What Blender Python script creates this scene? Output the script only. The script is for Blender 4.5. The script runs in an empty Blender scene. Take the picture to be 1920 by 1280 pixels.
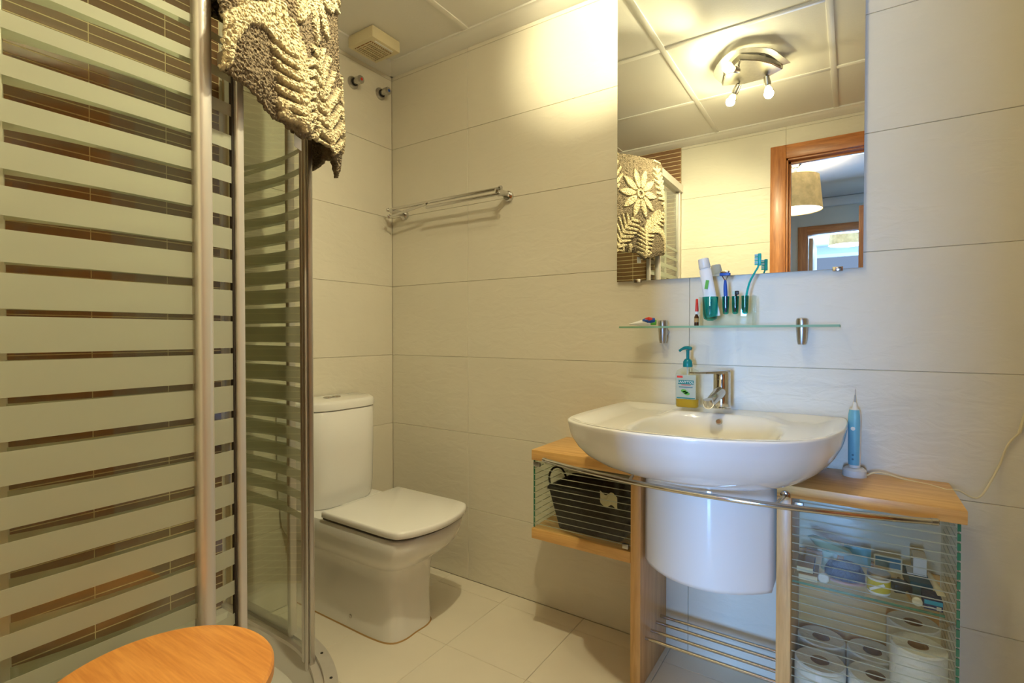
import bpy, bmesh, math, random
from mathutils import Vector, Matrix
random.seed(7)
S = bpy.context.scene
COL = S.collection
PI = math.pi
# ------------------------------------------------------------------ camera
cam_d = bpy.data.cameras.new('camera'); cam = bpy.data.objects.new('camera', cam_d); COL.objects.link(cam)
CAM = Vector((1.7761, -1.6648, 1.0287)); PSI = .5873; TH = .0144
cam.location = CAM
cam.rotation_euler = (PI/2 - TH, 0, PSI)
cam_d.sensor_width = 36; cam_d.lens = 954.12/1920*36; cam_d.clip_start = .01
S.camera = cam
# ------------------------------------------------------------------ world, light, exposure
w = bpy.data.worlds.new('world'); S.world = w; w.use_nodes = True
w.node_tree.nodes['Background'].inputs[0].default_value = (.45, .62, 1, 1)
w.node_tree.nodes['Background'].inputs[1].default_value = .6
S.view_settings.view_transform = 'Standard'; S.view_settings.look = 'None'
S.view_settings.gamma = 1; S.view_settings.use_curve_mapping = False
S.view_settings.exposure = 0.0
def area(name, loc, rot, sx, sy, power, col):
    d = bpy.data.lights.new(name, 'AREA'); d.shape = 'RECTANGLE'; d.size = sx; d.size_y = sy
    d.energy = power; d.color = col
    o = bpy.data.objects.new(name, d); o.location = loc; o.rotation_euler = rot; COL.objects.link(o); return o
# daylight in the window of the far bedroom
area('daylight_far', (1.95, -7.36, 1.05), (PI/2, 0, 0), .85, 1.4, 560, (.24, .50, 1))
# ------------------------------------------------------------------ materials
MAT = {}
def srgb(r, g, b):
    f = lambda c: (c/255/12.92) if c/255 <= .04045 else ((c/255+.055)/1.055)**2.4
    return (f(r), f(g), f(b), 1)
def mat(name, col, rough=.5, metal=0, noise=0, nscale=20, stretch=(1, 1, 1), bump=0, bscale=60, bstretch=(1, 1, 1), col2=None,
        emit=None, es=0, coat=0, trans=0, ior=1.45, spec=.5):
    m = bpy.data.materials.new(name); m.use_nodes = True; MAT[name] = m
    nt = m.node_tree; p = nt.nodes['Principled BSDF']
    p.inputs['Base Color'].default_value = col; p.inputs['Roughness'].default_value = rough
    p.inputs['Metallic'].default_value = metal; p.inputs['Coat Weight'].default_value = coat
    p.inputs['Transmission Weight'].default_value = trans; p.inputs['IOR'].default_value = ior
    p.inputs['Specular IOR Level'].default_value = spec
    if emit: p.inputs['Emission Color'].default_value = emit; p.inputs['Emission Strength'].default_value = es
    def coords(st):
        tc = nt.nodes.new('ShaderNodeTexCoord'); mp = nt.nodes.new('ShaderNodeMapping')
        mp.inputs['Scale'].default_value = st; nt.links.new(tc.outputs['Object'], mp.inputs['Vector']); return mp
    if noise:
        mp = coords(stretch); n = nt.nodes.new('ShaderNodeTexNoise'); n.inputs['Scale'].default_value = nscale
        n.inputs['Detail'].default_value = 6; n.inputs['Roughness'].default_value = .6
        nt.links.new(mp.outputs[0], n.inputs['Vector'])
        mx = nt.nodes.new('ShaderNodeMix'); mx.data_type = 'RGBA'
        c2 = col2 or tuple(c*(1-noise) for c in col[:3])+(1,)
        mx.inputs['A'].default_value = c2; mx.inputs['B'].default_value = col
        cr = nt.nodes.new('ShaderNodeMapRange'); cr.inputs['From Min'].default_value = .3; cr.inputs['From Max'].default_value = .7
        nt.links.new(n.outputs['Fac'], cr.inputs['Value']); nt.links.new(cr.outputs[0], mx.inputs['Factor'])
        nt.links.new(mx.outputs['Result'], p.inputs['Base Color'])
    if bump:
        mp = coords(bstretch); n = nt.nodes.new('ShaderNodeTexNoise'); n.inputs['Scale'].default_value = bscale
        n.inputs['Detail'].default_value = 5; n.inputs['Distortion'].default_value = .6
        nt.links.new(mp.outputs[0], n.inputs['Vector'])
        b = nt.nodes.new('ShaderNodeBump'); b.inputs['Strength'].default_value = bump; b.inputs['Distance'].default_value = .004
        nt.links.new(n.outputs['Fac'], b.inputs['Height']); nt.links.new(b.outputs[0], p.inputs['Normal'])
    return m
def wood(name, c1, c2, axis='X', rough=.38, sc=1.0, coat=.1):
    m = bpy.data.materials.new(name); m.use_nodes = True; MAT[name] = m; nt = m.node_tree; p = nt.nodes['Principled BSDF']
    tc = nt.nodes.new('ShaderNodeTexCoord'); mp = nt.nodes.new('ShaderNodeMapping')
    st = {'X': (1, 14, 14), 'Y': (14, 1, 14), 'Z': (14, 14, 1), 'D': (1, 14, 14)}[axis]
    if axis == 'D': mp.inputs['Rotation'].default_value = (0, 0, math.radians(-38))
    mp.inputs['Scale'].default_value = tuple(s*sc for s in st)
    nt.links.new(tc.outputs['Object'], mp.inputs['Vector'])
    n = nt.nodes.new('ShaderNodeTexNoise'); n.inputs['Scale'].default_value = 4; n.inputs['Detail'].default_value = 8
    n.inputs['Distortion'].default_value = .9; nt.links.new(mp.outputs[0], n.inputs['Vector'])
    n2 = nt.nodes.new('ShaderNodeTexNoise'); n2.inputs['Scale'].default_value = 22; n2.inputs['Detail'].default_value = 3
    nt.links.new(mp.outputs[0], n2.inputs['Vector'])
    ad = nt.nodes.new('ShaderNodeMath'); ad.operation = 'MULTIPLY_ADD'; ad.inputs[1].default_value = .4
    nt.links.new(n2.outputs['Fac'], ad.inputs[0]); nt.links.new(n.outputs['Fac'], ad.inputs[2])
    cr = nt.nodes.new('ShaderNodeValToRGB'); cr.color_ramp.elements[0].position = .48; cr.color_ramp.elements[0].color = c2
    cr.color_ramp.elements[1].position = .86; cr.color_ramp.elements[1].color = c1
    nt.links.new(ad.outputs[0], cr.inputs[0]); nt.links.new(cr.outputs[0], p.inputs['Base Color'])
    p.inputs['Roughness'].default_value = rough; p.inputs['Coat Weight'].default_value = coat; p.inputs['Coat Roughness'].default_value = .2
    return m
def thin_glass(name, tint=(1, 1, 1, 1), refl=1.0, ior=1.5):
    m = bpy.data.materials.new(name); m.use_nodes = True; MAT[name] = m; nt = m.node_tree; nt.nodes.clear()
    o = nt.nodes.new('ShaderNodeOutputMaterial'); mx = nt.nodes.new('ShaderNodeMixShader'); t = nt.nodes.new('ShaderNodeBsdfTransparent')
    g = nt.nodes.new('ShaderNodeBsdfGlossy'); g.inputs['Roughness'].default_value = .02; fr = nt.nodes.new('ShaderNodeLayerWeight')
    fr.inputs['Blend'].default_value = .5; t.inputs['Color'].default_value = tint
    pw = nt.nodes.new('ShaderNodeMath'); pw.operation = 'POWER'; pw.inputs[1].default_value = 4.5
    mu = nt.nodes.new('ShaderNodeMath'); mu.operation = 'MULTIPLY_ADD'; mu.inputs[1].default_value = .8*refl; mu.inputs[2].default_value = .07*refl
    nt.links.new(fr.outputs['Facing'], pw.inputs[0]); nt.links.new(pw.outputs[0], mu.inputs[0]); nt.links.new(mu.outputs[0], mx.inputs[0])
    nt.links.new(t.outputs[0], mx.inputs[1]); nt.links.new(g.outputs[0], mx.inputs[2]); nt.links.new(mx.outputs[0], o.inputs[0]); return m
def frosted(name, col, clear=.25):
    m = bpy.data.materials.new(name); m.use_nodes = True; MAT[name] = m; nt = m.node_tree; nt.nodes.clear()
    o = nt.nodes.new('ShaderNodeOutputMaterial'); t = nt.nodes.new('ShaderNodeBsdfTransparent'); d = nt.nodes.new('ShaderNodeBsdfDiffuse')
    tl = nt.nodes.new('ShaderNodeBsdfTranslucent'); d.inputs[0].default_value = col; tl.inputs[0].default_value = col
    a = nt.nodes.new('ShaderNodeMixShader'); a.inputs[0].default_value = .55; b = nt.nodes.new('ShaderNodeMixShader'); b.inputs[0].default_value = clear
    nt.links.new(d.outputs[0], a.inputs[1]); nt.links.new(tl.outputs[0], a.inputs[2]); nt.links.new(a.outputs[0], b.inputs[1])
    nt.links.new(t.outputs[0], b.inputs[2]); nt.links.new(b.outputs[0], o.inputs[0]); return m
walltile = mat('cream_wall_tile', (.78, .735, .61, 1), .42, bump=.6, bscale=13, bstretch=(1, 1, 2.2), noise=.05, nscale=3)
grout = mat('grout', (.69, .64, .51, 1), .8)
floortile = mat('cream_floor_tile', (.80, .735, .60, 1), .32, noise=.05, nscale=5)
fgrout = mat('floor_grout', (.40, .32, .20, 1), .8)
slat_m = mat('brown_slat_tile', srgb(146, 110, 80), .22, noise=.35, nscale=9, stretch=(1, .15, 3), spec=.6)
slat_g = mat('beige_slat_grout', srgb(236, 216, 172), .7)
ceilm = mat('ceiling_panel', (.80, .78, .72, 1), .75, bump=.12, bscale=160)
barm = mat('ceiling_grid_paint', (.86, .84, .78, 1), .45)
cornm = mat('cornice_paint', (.80, .78, .72, 1), .5)
ceramic = mat('white_ceramic', (.84, .83, .79, 1), .08, coat=.3)
plastic_w = mat('white_plastic', (.80, .79, .74, 1), .3)
cream_pl = mat('cream_plastic', srgb(226, 214, 176), .35)
chrome = mat('chrome', (.60, .59, .57, 1), .10, metal=1)
steel = mat('brushed_steel', (.56, .54, .50, 1), .32, metal=1, noise=.15, nscale=60, stretch=(1, 1, .05))
alu = mat('satin_aluminium', (.74, .70, .64, 1), .38, metal=.6, noise=.06, nscale=30, stretch=(1, 1, .05))
gasket = mat('dark_gasket', (.06, .05, .04, 1), .5)
dark = mat('dark_void', (.02, .018, .015, 1), .6)
maple = wood('maple_board', srgb(232, 188, 116), srgb(206, 154, 86), 'X')
maple_z = wood('maple_upright', srgb(228, 186, 122), srgb(204, 156, 94), 'Z')
cherry = wood('door_wood_upright', srgb(198, 130, 74), srgb(160, 96, 50), 'Z')
cherry_x = wood('door_wood_header', srgb(198, 130, 74), srgb(160, 96, 50), 'X')
leafwood = wood('open_door_wood', srgb(214, 136, 62), srgb(182, 102, 42), 'Z', rough=.3)
stoolwood = wood('orange_beech_seat', srgb(226, 156, 78), srgb(200, 128, 58), 'D', rough=.42, sc=1.3)
paleleaf = wood('pale_door_leaf', srgb(214, 184, 150), srgb(186, 150, 112), 'Z')
glass = thin_glass('clear_glass', (.96, .98, .95, 1), .55)
shglass = thin_glass('shower_glass', (.93, .95, .90, 1), .9)
edge_g = mat('green_glass_edge', srgb(60, 128, 100), .1, coat=.5)
edge_l = mat('pale_green_glass_edge', srgb(132, 176, 146), .5)
frost = frosted('frosted_stripe', srgb(230, 232, 214), .34)
frost_l = frosted('fine_frosted_line', srgb(214, 218, 200), .12)
mirror_m = mat('mirror_silver', (.90, .92, .87, 1), .0, metal=1)
bluewall = mat('painted_hall_wall', srgb(206, 204, 194), .8)
hallceil = mat('hall_ceiling_paint', srgb(206, 206, 206), .8)
hallfloor = mat('hall_floor', srgb(150, 120, 88), .4, noise=.2)
teal = mat('teal_plastic', srgb(0, 128, 132), .3)
tealbr = mat('turquoise_plastic', srgb(10, 170, 165), .3)
tealglass = thin_glass('teal_acrylic', (.18, .72, .68, 1), 1.0)
blue_pl = mat('blue_rubber', srgb(30, 80, 170), .35)
black = mat('black_fibre', srgb(40, 34, 28), .8, bump=1, bscale=120, noise=.4, nscale=90)
blackpl = mat('black_plastic', srgb(26, 24, 24), .35)
paper = mat('white_tissue', (.84, .82, .78, 1), .9, bump=.5, bscale=90)
card = mat('cardboard_core', srgb(150, 110, 74), .85)
print_w = mat('white_print', (.86, .86, .84, 1), .5)
amber = mat('amber_glass', srgb(70, 34, 10), .1, coat=.4)
red = mat('red_plastic', srgb(214, 60, 48), .35)
green_p = mat('green_print', srgb(96, 176, 60), .5)
yellow_l = mat('yellow_soap', srgb(222, 178, 30), .15, trans=.3)
clearpl = thin_glass('clear_plastic', (.93, .95, .90, 1), .5, 1.4)
labelm = frosted('translucent_label', srgb(226, 234, 228), .18)
pale_blue = mat('pale_blue_rubber', srgb(118, 184, 206), .35)
grey_blue = mat('grey_blue_plastic', srgb(80, 130, 150), .35)
soapg = mat('pale_green_plastic', srgb(186, 214, 196), .3)
navy = mat('navy_fabric', srgb(44, 58, 104), .85, bump=.8, bscale=200, noise=.5, nscale=150)
tanm = mat('tan_board', srgb(178, 142, 84), .6)
yellow_p = mat('yellow_print', srgb(214, 196, 50), .4)
cyan_p = mat('cyan_print', srgb(30, 160, 190), .4)
dkteal = mat('dark_teal_print', srgb(30, 84, 92), .4)
ivory = mat('ivory_card', srgb(226, 214, 178), .6)
tray_m = mat('shower_tray_acrylic', (.80, .78, .70, 1), .2, coat=.2)
bulb = mat('halogen_bulb', (1, 1, 1, 1), .3, emit=(1, .86, .52, 1), es=14)
bulbglass = thin_glass('bulb_reflector_glass', (1, .97, .85, 1), 1.0)
shade_m = mat('paper_lamp_shade', srgb(222, 200, 150), .8, noise=.55, nscale=16, emit=srgb(216, 180, 110), es=.5, bump=1, bscale=20)
lampglow = mat('lamp_diffuser', (1, 1, 1, 1), .5, emit=(1, .86, .6, 1), es=2.6)
brown_sil = mat('brown_sealant', srgb(176, 142, 90), .7)
# ------------------------------------------------------------------ object helpers
ROOT = {}
def _tag(o, label=None, cat=None, group=None, kind=None):
    if label: o['label'] = label
    if cat: o['category'] = cat
    if group: o['group'] = group
    if kind: o['kind'] = kind
    return o
def thing(name, loc, label, cat, group=None):
    o = bpy.data.objects.new(name, None); o.empty_display_size = .05; COL.objects.link(o)
    o.location = loc; _tag(o, label, cat, group); ROOT[o.name] = Vector(loc); return o
def rootloc(p):
    while p.parent: p = p.parent
    return Vector(p.location)
def obj(name, bm, m, parent=None, label=None, cat=None, group=None, kind=None, smooth=True, angle=35):
    bmesh.ops.recalc_face_normals(bm, faces=bm.faces)
    me = bpy.data.meshes.new(name)
    if parent is not None: bmesh.ops.translate(bm, verts=bm.verts, vec=-rootloc(parent))
    bm.to_mesh(me); bm.free()
    for mm in (m if isinstance(m, (list, tuple)) else [m]): me.materials.append(mm)
    if smooth:
        me.polygons.foreach_set('use_smooth', [True]*len(me.polygons))
        try: me.set_sharp_from_angle(angle=math.radians(angle))
        except Exception: pass
    o = bpy.data.objects.new(name, me); COL.objects.link(o)
    if parent is not None: o.parent = parent
    return _tag(o, label, cat, group, kind)
def box(x0, x1, y0, y1, z0, z1, bev=0, seg=2, bm=None):
    b = bmesh.new(); r = bmesh.ops.create_cube(b, size=1)
    for v in b.verts:
        v.co = Vector(((x0+x1)/2+v.co.x*(x1-x0), (y0+y1)/2+v.co.y*(y1-y0), (z0+z1)/2+v.co.z*(z1-z0)))
    if bev: bmesh.ops.bevel(b, geom=b.edges[:], offset=bev, segments=seg, affect='EDGES', profile=.5)
    if bm is None: return b
    join(bm, b); return bm
def join(dst, src):
    me = bpy.data.meshes.new('tmp'); src.to_mesh(me); src.free(); dst.from_mesh(me); bpy.data.meshes.remove(me); return dst
def rot(bm, ang, axis, cent):
    bmesh.ops.rotate(bm, verts=bm.verts, cent=cent, matrix=Matrix.Rotation(ang, 3, axis)); return bm
def frame_at(d):
    d = Vector(d).normalized(); a = Vector((0, 0, 1)) if abs(d.z) < .95 else Vector((1, 0, 0))
    u = d.cross(a).normalized(); return u, d.cross(u).normalized()
def loft(rings, cap0=True, cap1=True, closed=True, bm=None, matidx=None):
    b = bm or bmesh.new(); vs = [[b.verts.new(p) for p in r] for r in rings]; n = len(rings[0])
    for i in range(len(vs)-1):
        for j in range(n if closed else n-1):
            k = (j+1) % n
            try: b.faces.new((vs[i][j], vs[i][k], vs[i+1][k], vs[i+1][j]))
            except ValueError: pass
    if closed and cap0 and n > 2: b.faces.new(vs[0][::-1])
    if closed and cap1 and n > 2: b.faces.new(vs[-1])
    return b
def lathe(c, prof, axis=(0, 0, 1), n=32, bm=None, cap=True):
    c = Vector(c); d = Vector(axis).normalized(); u, v = frame_at(d)
    rings = [[c+d*h+(u*math.cos(2*PI*k/n)+v*math.sin(2*PI*k/n))*max(r, 1e-5) for k in range(n)] for r, h in prof]
    return loft(rings, cap, cap, bm=bm)
def tube(pts, r, n=12, bm=None):
    pts = [Vector(p) for p in pts]; rs = r if isinstance(r, (list, tuple)) else [r]*len(pts); rings = []; u = None
    for i, p in enumerate(pts):
        d = (pts[min(i+1, len(pts)-1)]-pts[max(i-1, 0)]).normalized()
        if u is None: u, v = frame_at(d)
        else: u = (u-d*u.dot(d)).normalized(); v = d.cross(u)
        rings.append([p+(u*math.cos(2*PI*k/n)+v*math.sin(2*PI*k/n))*rs[i] for k in range(n)])
    return loft(rings, bm=bm)
def spline(pts, n=8):
    pts = [Vector(p) for p in pts]; out = []; P = [pts[0]]+pts+[pts[-1]]
    for i in range(1, len(P)-2):
        for k in range(n):
            t = k/n; a, b, c, d = P[i-1:i+3]
            out.append(.5*((2*b)+(c-a)*t+(2*a-5*b+4*c-d)*t*t+(3*b-a-3*c+d)*t**3))
    out.append(pts[-1]); return out
def prism(pts2, h0, h1, bev=0, bm=None):   # polygon in XY extruded in z
    b = bmesh.new(); vs = [b.verts.new((x, y, h0)) for x, y in pts2]; f = b.faces.new(vs)
    r = bmesh.ops.extrude_face_region(b, geom=[f]); bmesh.ops.translate(b, verts=[e for e in r['geom'] if isinstance(e, bmesh.types.BMVert)], vec=(0, 0, h1-h0))
    if bev:
        es = [e for e in b.edges if abs(e.verts[0].co.z-e.verts[1].co.z) < 1e-6]
        bmesh.ops.bevel(b, geom=es, offset=bev, segments=3, affect='EDGES')
    if bm is None: return b
    join(bm, b); return bm
def rrect(x0, x1, y0, y1, r, n=6):
    out = []
    for cx, cy, a in ((x1-r, y1-r, 0), (x0+r, y1-r, 90), (x0+r, y0+r, 180), (x1-r, y0+r, 270)):
        for k in range(n+1):
            t = math.radians(a+90*k/n); out.append((cx+r*math.cos(t), cy+r*math.sin(t)))
    return out
def struct(name, bm, m, **k): return obj(name, bm, m, kind='structure', **k)
def text(body, size, loc, rotm, m, name, parent, extr=.0002):
    c = bpy.data.curves.new('t', 'FONT'); c.body = body; c.size = size; c.align_x = 'CENTER'; c.align_y = 'CENTER'; c.extrude = extr; c.resolution_u = 2
    t = bpy.data.objects.new('t', c); COL.objects.link(t); bpy.context.view_layer.update()
    me = bpy.data.meshes.new_from_object(t.evaluated_get(bpy.context.evaluated_depsgraph_get())); bpy.data.objects.remove(t)
    b = bmesh.new(); b.from_mesh(me); bpy.data.meshes.remove(me)
    bmesh.ops.transform(b, matrix=Matrix.Translation(loc) @ rotm, verts=b.verts)
    return obj(name, b, m, parent, smooth=False)
# tile pieces share one mesh per size
TM = {}
def tile(parent, name, m, x0, x1, y0, y1, z0, z1, bev=.0012):
    """box piece; shares mesh data between alike sizes"""
    key = (name, m.name, round(x1-x0, 4), round(y1-y0, 4), round(z1-z0, 4), bev)
    if key not in TM:
        b = bmesh.new(); bmesh.ops.create_cube(b, size=1)
        for v in b.verts: v.co = Vector((v.co.x*(x1-x0), v.co.y*(y1-y0), v.co.z*(z1-z0)))
        if bev: bmesh.ops.bevel(b, geom=b.edges[:], offset=bev, segments=1, affect='EDGES')
        me = bpy.data.meshes.new(name); b.to_mesh(me); b.free(); me.materials.append(m); TM[key] = me
    o = bpy.data.objects.new(name, TM[key]); COL.objects.link(o); o.parent = parent
    o.location = ((x0+x1)/2, (y0+y1)/2, (z0+z1)/2); return o
# ------------------------------------------------------------------ room shell
YC = -1.66; XR = 2.50; ZC = 2.24; J = .0005
DX0, DX1, DH = 1.46, 2.24, 2.03
TH_, TW_ = .316, .90; ZJ = -.0153       # .3007-TH
zs = [.0]+[.3007+TH_*i for i in range(7)]; zs = [z for z in zs if z < 2.235]+[2.238]
wall_back = struct('wall_back', box(-.1, XR+.1, .0055, .10, -.02, 2.34), grout)
xs = [0, .4475, 1.3475, 2.2475, XR]
for a, b_ in zip(xs, xs[1:]):
    for z0, z1 in zip(zs, zs[1:]): tile(wall_back, 'tile', walltile, a+J, b_-J, 0, .006, z0+J, z1-J)
wall_left = struct('wall_left', box(-.10, -.0055, YC-.1, .0055, -.02, 2.34), grout)
for z0, z1 in zip(zs, zs[1:]): tile(wall_left, 'tile', walltile, -.006, 0, -.775+J, -.0005, z0+J, z1-J)
sg = struct('trim_1', box(-.0057, -.0007, YC, -.775, .10, 2.238), slat_g)
wall_front = struct('wall_front', box(-.1, DX0, YC-.10, YC-.0055, -.02, 2.34), grout)
bmx = box(DX0, DX1, YC-.10, YC-.0055, DH, 2.34); bmx = box(DX1, XR+.1, YC-.10, YC-.0055, -.02, 2.34, bm=bmx)
wf2 = struct('wall_front_lintel', bmx, grout)
wf2.name = 'trim_2'
for a, b_ in ((.872, DX0), (DX0, DX1), (DX1, XR)):
    for z0, z1 in zip(zs, zs[1:]):
        if a == DX0:
            if z1 < DH: continue
            z0 = max(z0, DH)
        tile(wall_front if a < 1 else wf2, 'tile', walltile, a+J, b_-J, YC-.006, YC, z0+J, z1-J)
sg2 = struct('trim_3', box(0, .870, YC-.0057, YC-.0007, .10, 2.238), slat_g)
wall_right = struct('wall_right', box(XR, XR+.1, YC-.1, .1, -.02, 2.34), grout)
for z0, z1 in zip(zs, zs[1:]):
    for a, b_ in ((YC, -.8), (-.8, 0)): tile(wall_right, 'tile', walltile, XR-.006, XR, a+J, b_-J, z0+J, z1-J)
# brown slat tiles of the shower corner
SP = TH_/12; G = .0015
nrow = int((2.238-.105)/SP)
for i in range(nrow+1):
    z0 = .105+SP*i; z1 = min(z0+SP, 2.238)
    if z1-z0 < .006: continue
    for a, b_ in ((-1.66, -1.444), (-1.444, -1.128), (-1.128, -.9365), (-.9365, -.7755)):
        tile(sg, 'slat_tile', slat_m, -.0045, 0, a+G*.8, b_-G*.8, z0+G, z1-G, .0007)
for i in range(nrow+1):
    z0 = .105+SP*i; z1 = min(z0+SP, 2.238)
    if z1-z0 < .006: continue
    for a, b_ in ((0.001, .238), (.238, .554), (.554, .870)):
        tile(sg2, 'slat_tile', slat_m, a+G*.8, b_-G*.8, YC-.0045, YC, z0+G, z1-G, .0007)
# floor
floor = struct('floor', box(-.1, XR+.1, YC-.1, .1, -.08, -.0042), fgrout)
FS = .3125; fx = [-.0]; x = .667-FS*2
fxs = [0]+[.667+FS*k for k in range(-2, 6) if .01 < .667+FS*k < XR]+[XR]; fys = [0, -.0806]+[-.0806-FS*k for k in range(1, 6)]; fys = [y for y in fys if y > YC]+[YC]
for a, b_ in zip(fxs, fxs[1:]):
    for y1, y0 in zip(fys, fys[1:]): tile(floor, 'tile', floortile, a+J, b_-J, y0+J, y1-J, -.010, 0)
# ceiling with grid
ceiling = struct('ceiling', box(-.1, XR+.1, YC-.1, .1, ZC+.03, ZC+.1), ceilm)
cxs = [0, .497, 1.10, 1.702, 2.305, XR]; cys = [0, -.533, -1.11, YC]
for a, b_ in zip(cxs, cxs[1:]):
    for y1, y0 in zip(cys, cys[1:]): tile(ceiling, 'ceiling_panel', ceilm, a+.010, b_-.010, y0+.010, y1-.010, ZC, ZC+.012, .001)
for x in cxs[1:-1]:
    b = box(x-.012, x+.012, YC, 0, ZC-.004, ZC+.03, .001); obj('grid_bar', b, barm, ceiling)
for y in cys[1:-1]:
    for a, b_ in zip(cxs, cxs[1:]): obj('grid_bar', box(a+.012, b_-.012, y-.012, y+.012, ZC-.004, ZC+.03, .001), barm, ceiling)
def cornice(name, p0, p1, inward):
    prof = [(0, 2.212), (.012, 2.212), (.040, 2.224), (.052, 2.226), (.058, 2.232), (.072, 2.233), (.072, ZC+.002), (0, ZC+.002)]
    p0 = Vector(p0); p1 = Vector(p1); d = Vector(inward)
    rings = [[Vector((p.x, p.y, 0))+d*a+Vector((0, 0, z)) for a, z in prof] for p in (p0, p1)]
    return struct(name, loft(rings), cornm, smooth=True, angle=50)
cornice('trim_4', (0, 0, 0), (XR, 0, 0), (0, -1, 0)); cornice('trim_5', (0, 0, 0), (0, YC, 0), (1, 0, 0))
cornice('trim_6', (0, YC, 0), (XR, YC, 0), (0, 1, 0)); cornice('trim_7', (XR, 0, 0), (XR, YC, 0), (-1, 0, 0))
# doorway seen in the mirror
door_1 = struct('door_1', box(DX0, DX0+.012, YC-.10, YC+.002, 0, DH, .001), cherry)
obj('door_jamb', box(DX1-.012, DX1, YC-.10, YC+.002, 0, DH, .001), cherry, door_1)
obj('door_head', box(DX0, DX1, YC-.10, YC+.002, DH-.012, DH, .001), cherry_x, door_1)
obj('door_casing', box(DX0-.078, DX0+.002, YC, YC+.016, 0, DH+.075, .003), cherry, door_1)
obj('door_casing', box(DX1-.002, DX1+.078, YC, YC+.016, 0, DH+.075, .003), cherry, door_1)
obj('door_casing', box(DX0+.002, DX1-.002, YC, YC+.0155, DH-.002, DH+.075, .003), cherry_x, door_1)
obj('door_stop', box(DX0+.012, DX0+.024, YC-.055, YC-.030, 0, DH-.012, .001), cherry, door_1)
obj('door_stop', box(DX0+.012, DX1-.012, YC-.055, YC-.030, DH-.026, DH-.012, .001), cherry_x, door_1)
obj('door_leaf', box(2.262, 2.297, -1.640, -.900, .008, 2.01, .002), leafwood, door_1)
obj('door_handle', tube([(2.262, -.955, 1.02), (2.215, -.955, 1.02), (2.213, -1.06, 1.02)], .008, 12), chrome, door_1)
# landing and far bedroom behind the camera (seen in the mirror)
HY = -4.24; HZ = 2.36
struct('floor_landing', box(.6, 3.3, -7.6, YC-.10, -.08, -.002), hallfloor).name = 'floor_1'
struct('ceiling_1', box(.6, 3.3, -7.6, YC-.101, HZ, HZ+.08), hallceil)
struct('wall_hall_left', box(.5, .6, -7.6, YC-.10, 0, HZ), bluewall)
b = box(3.2, 3.3, -7.6, YC-.10, 0, HZ)
struct('wall_hall_right', b, bluewall)
b = box(.6, 1.40, HY-.1, HY, 0, HZ); b = box(2.14, 3.2, HY-.1, HY, 0, HZ, bm=b); b = box(1.40, 2.14, HY-.1, HY, 2.03, HZ, bm=b)
struct('wall_hall_back', b, bluewall)
door_2 = struct('door_2', box(1.40, 1.412, HY-.1, HY+.002, 0, 2.03), cherry)
obj('door_casing', box(1.325, 1.402, HY, HY+.016, 0, 2.10, .003), cherry, door_2)
obj('door_casing', box(2.138, 2.215, HY, HY+.016, 0, 2.10, .003), cherry, door_2)
obj('door_casing', box(1.402, 2.138, HY, HY+.0155, 2.025, 2.10, .003), cherry_x, door_2)
obj('door_head', box(1.40, 2.14, HY-.1, HY+.002, 2.018, 2.03, .001), cherry_x, door_2)
lf = obj('door_leaf', box(1.415, 1.45, HY-.84, HY-.104, .01, 2.0, .002), paleleaf, door_2)
struct('trim_8', box(.6, 3.2, HY+.001, HY+.05, HZ-.09, HZ, .02), hallceil)
b = box(1.91, 3.2, -3.62, -3.52, 0, HZ); struct('wall_hall_partition', b, bluewall)
door_3 = struct('door_3', box(1.825, 1.915, -3.64, -3.50, 0, 2.10, .004), cherry)
b = box(.6, 1.0, -7.6, -7.5, 0, HZ); b = box(2.9, 3.2, -7.6, -7.5, 0, HZ, bm=b); b = box(1.0, 2.9, -7.6, -7.5, 0, .25, bm=b); b = box(1.0, 2.9, -7.6, -7.5, 2.25, HZ, bm=b)
struct('wall_bedroom_back', b, bluewall)
window_1 = struct('window_1', box(1.0, 1.05, -7.56, -7.5, .25, 2.25), plastic_w)
for q in ((2.85, 2.9, .25, 2.25), (1.0, 2.9, .25, .30), (1.0, 2.9, 2.20, 2.25), (1.925, 1.975, .3, 2.2)): obj('window_frame', box(q[0], q[1], -7.559, -7.501, q[2], q[3]), plastic_w, window_1)
def pendant(x, y, zb, zt, r, label):
    t = thing('ceiling_lamp', (x, y, HZ), label, 'lamp')
    rr = [(r*.96, zb-HZ), (r*.83, zt-HZ)]
    b = lathe((x, y, HZ), [(r, zb-HZ), (r*.87, zt-HZ), (r*.86, zt-HZ), (r*.99, zb-HZ)], n=48, cap=False)
    obj('lamp_shade', b, shade_m, t)
    obj('diffuser', lathe((x, y, HZ), [(r*.97, zb-HZ+.004), (r*.97, zb-HZ+.010)], n=48), lampglow, t)
    obj('stem', lathe((x, y, HZ), [(.012, zt-HZ-.02), (.012, 0)], n=12), chrome, t)
    obj('ceiling_rose', lathe((x, y, HZ), [(.02, -.05), (.055, -.012), (.058, 0)], n=24), chrome, t)
    for k in range(3):
        a = k*2*PI/3+.4; obj('shade_arm', tube([(x, y, zt+.02), (x+r*.5*math.cos(a), y+r*.5*math.sin(a), zt+.03), (x+r*.86*math.cos(a), y+r*.86*math.sin(a), zt-.005)], .004, 8), chrome, t)
    d = bpy.data.lights.new('lamp_light', 'POINT'); d.energy = 24; d.color = (1, .85, .60); d.shadow_soft_size = .06
    l = bpy.data.objects.new('lamp_light', d); l.location = (x, y, (zb+zt)/2+.07); COL.objects.link(l)
pendant(1.41, -2.86, 1.98, 2.235, .186, 'patterned drum ceiling lamp on the landing ceiling, the larger one in the mirror')
pendant(1.74, -5.15, 2.02, 2.25, .186, 'patterned drum ceiling lamp in the far bedroom, seen in the mirror beyond the second doorway')
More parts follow.
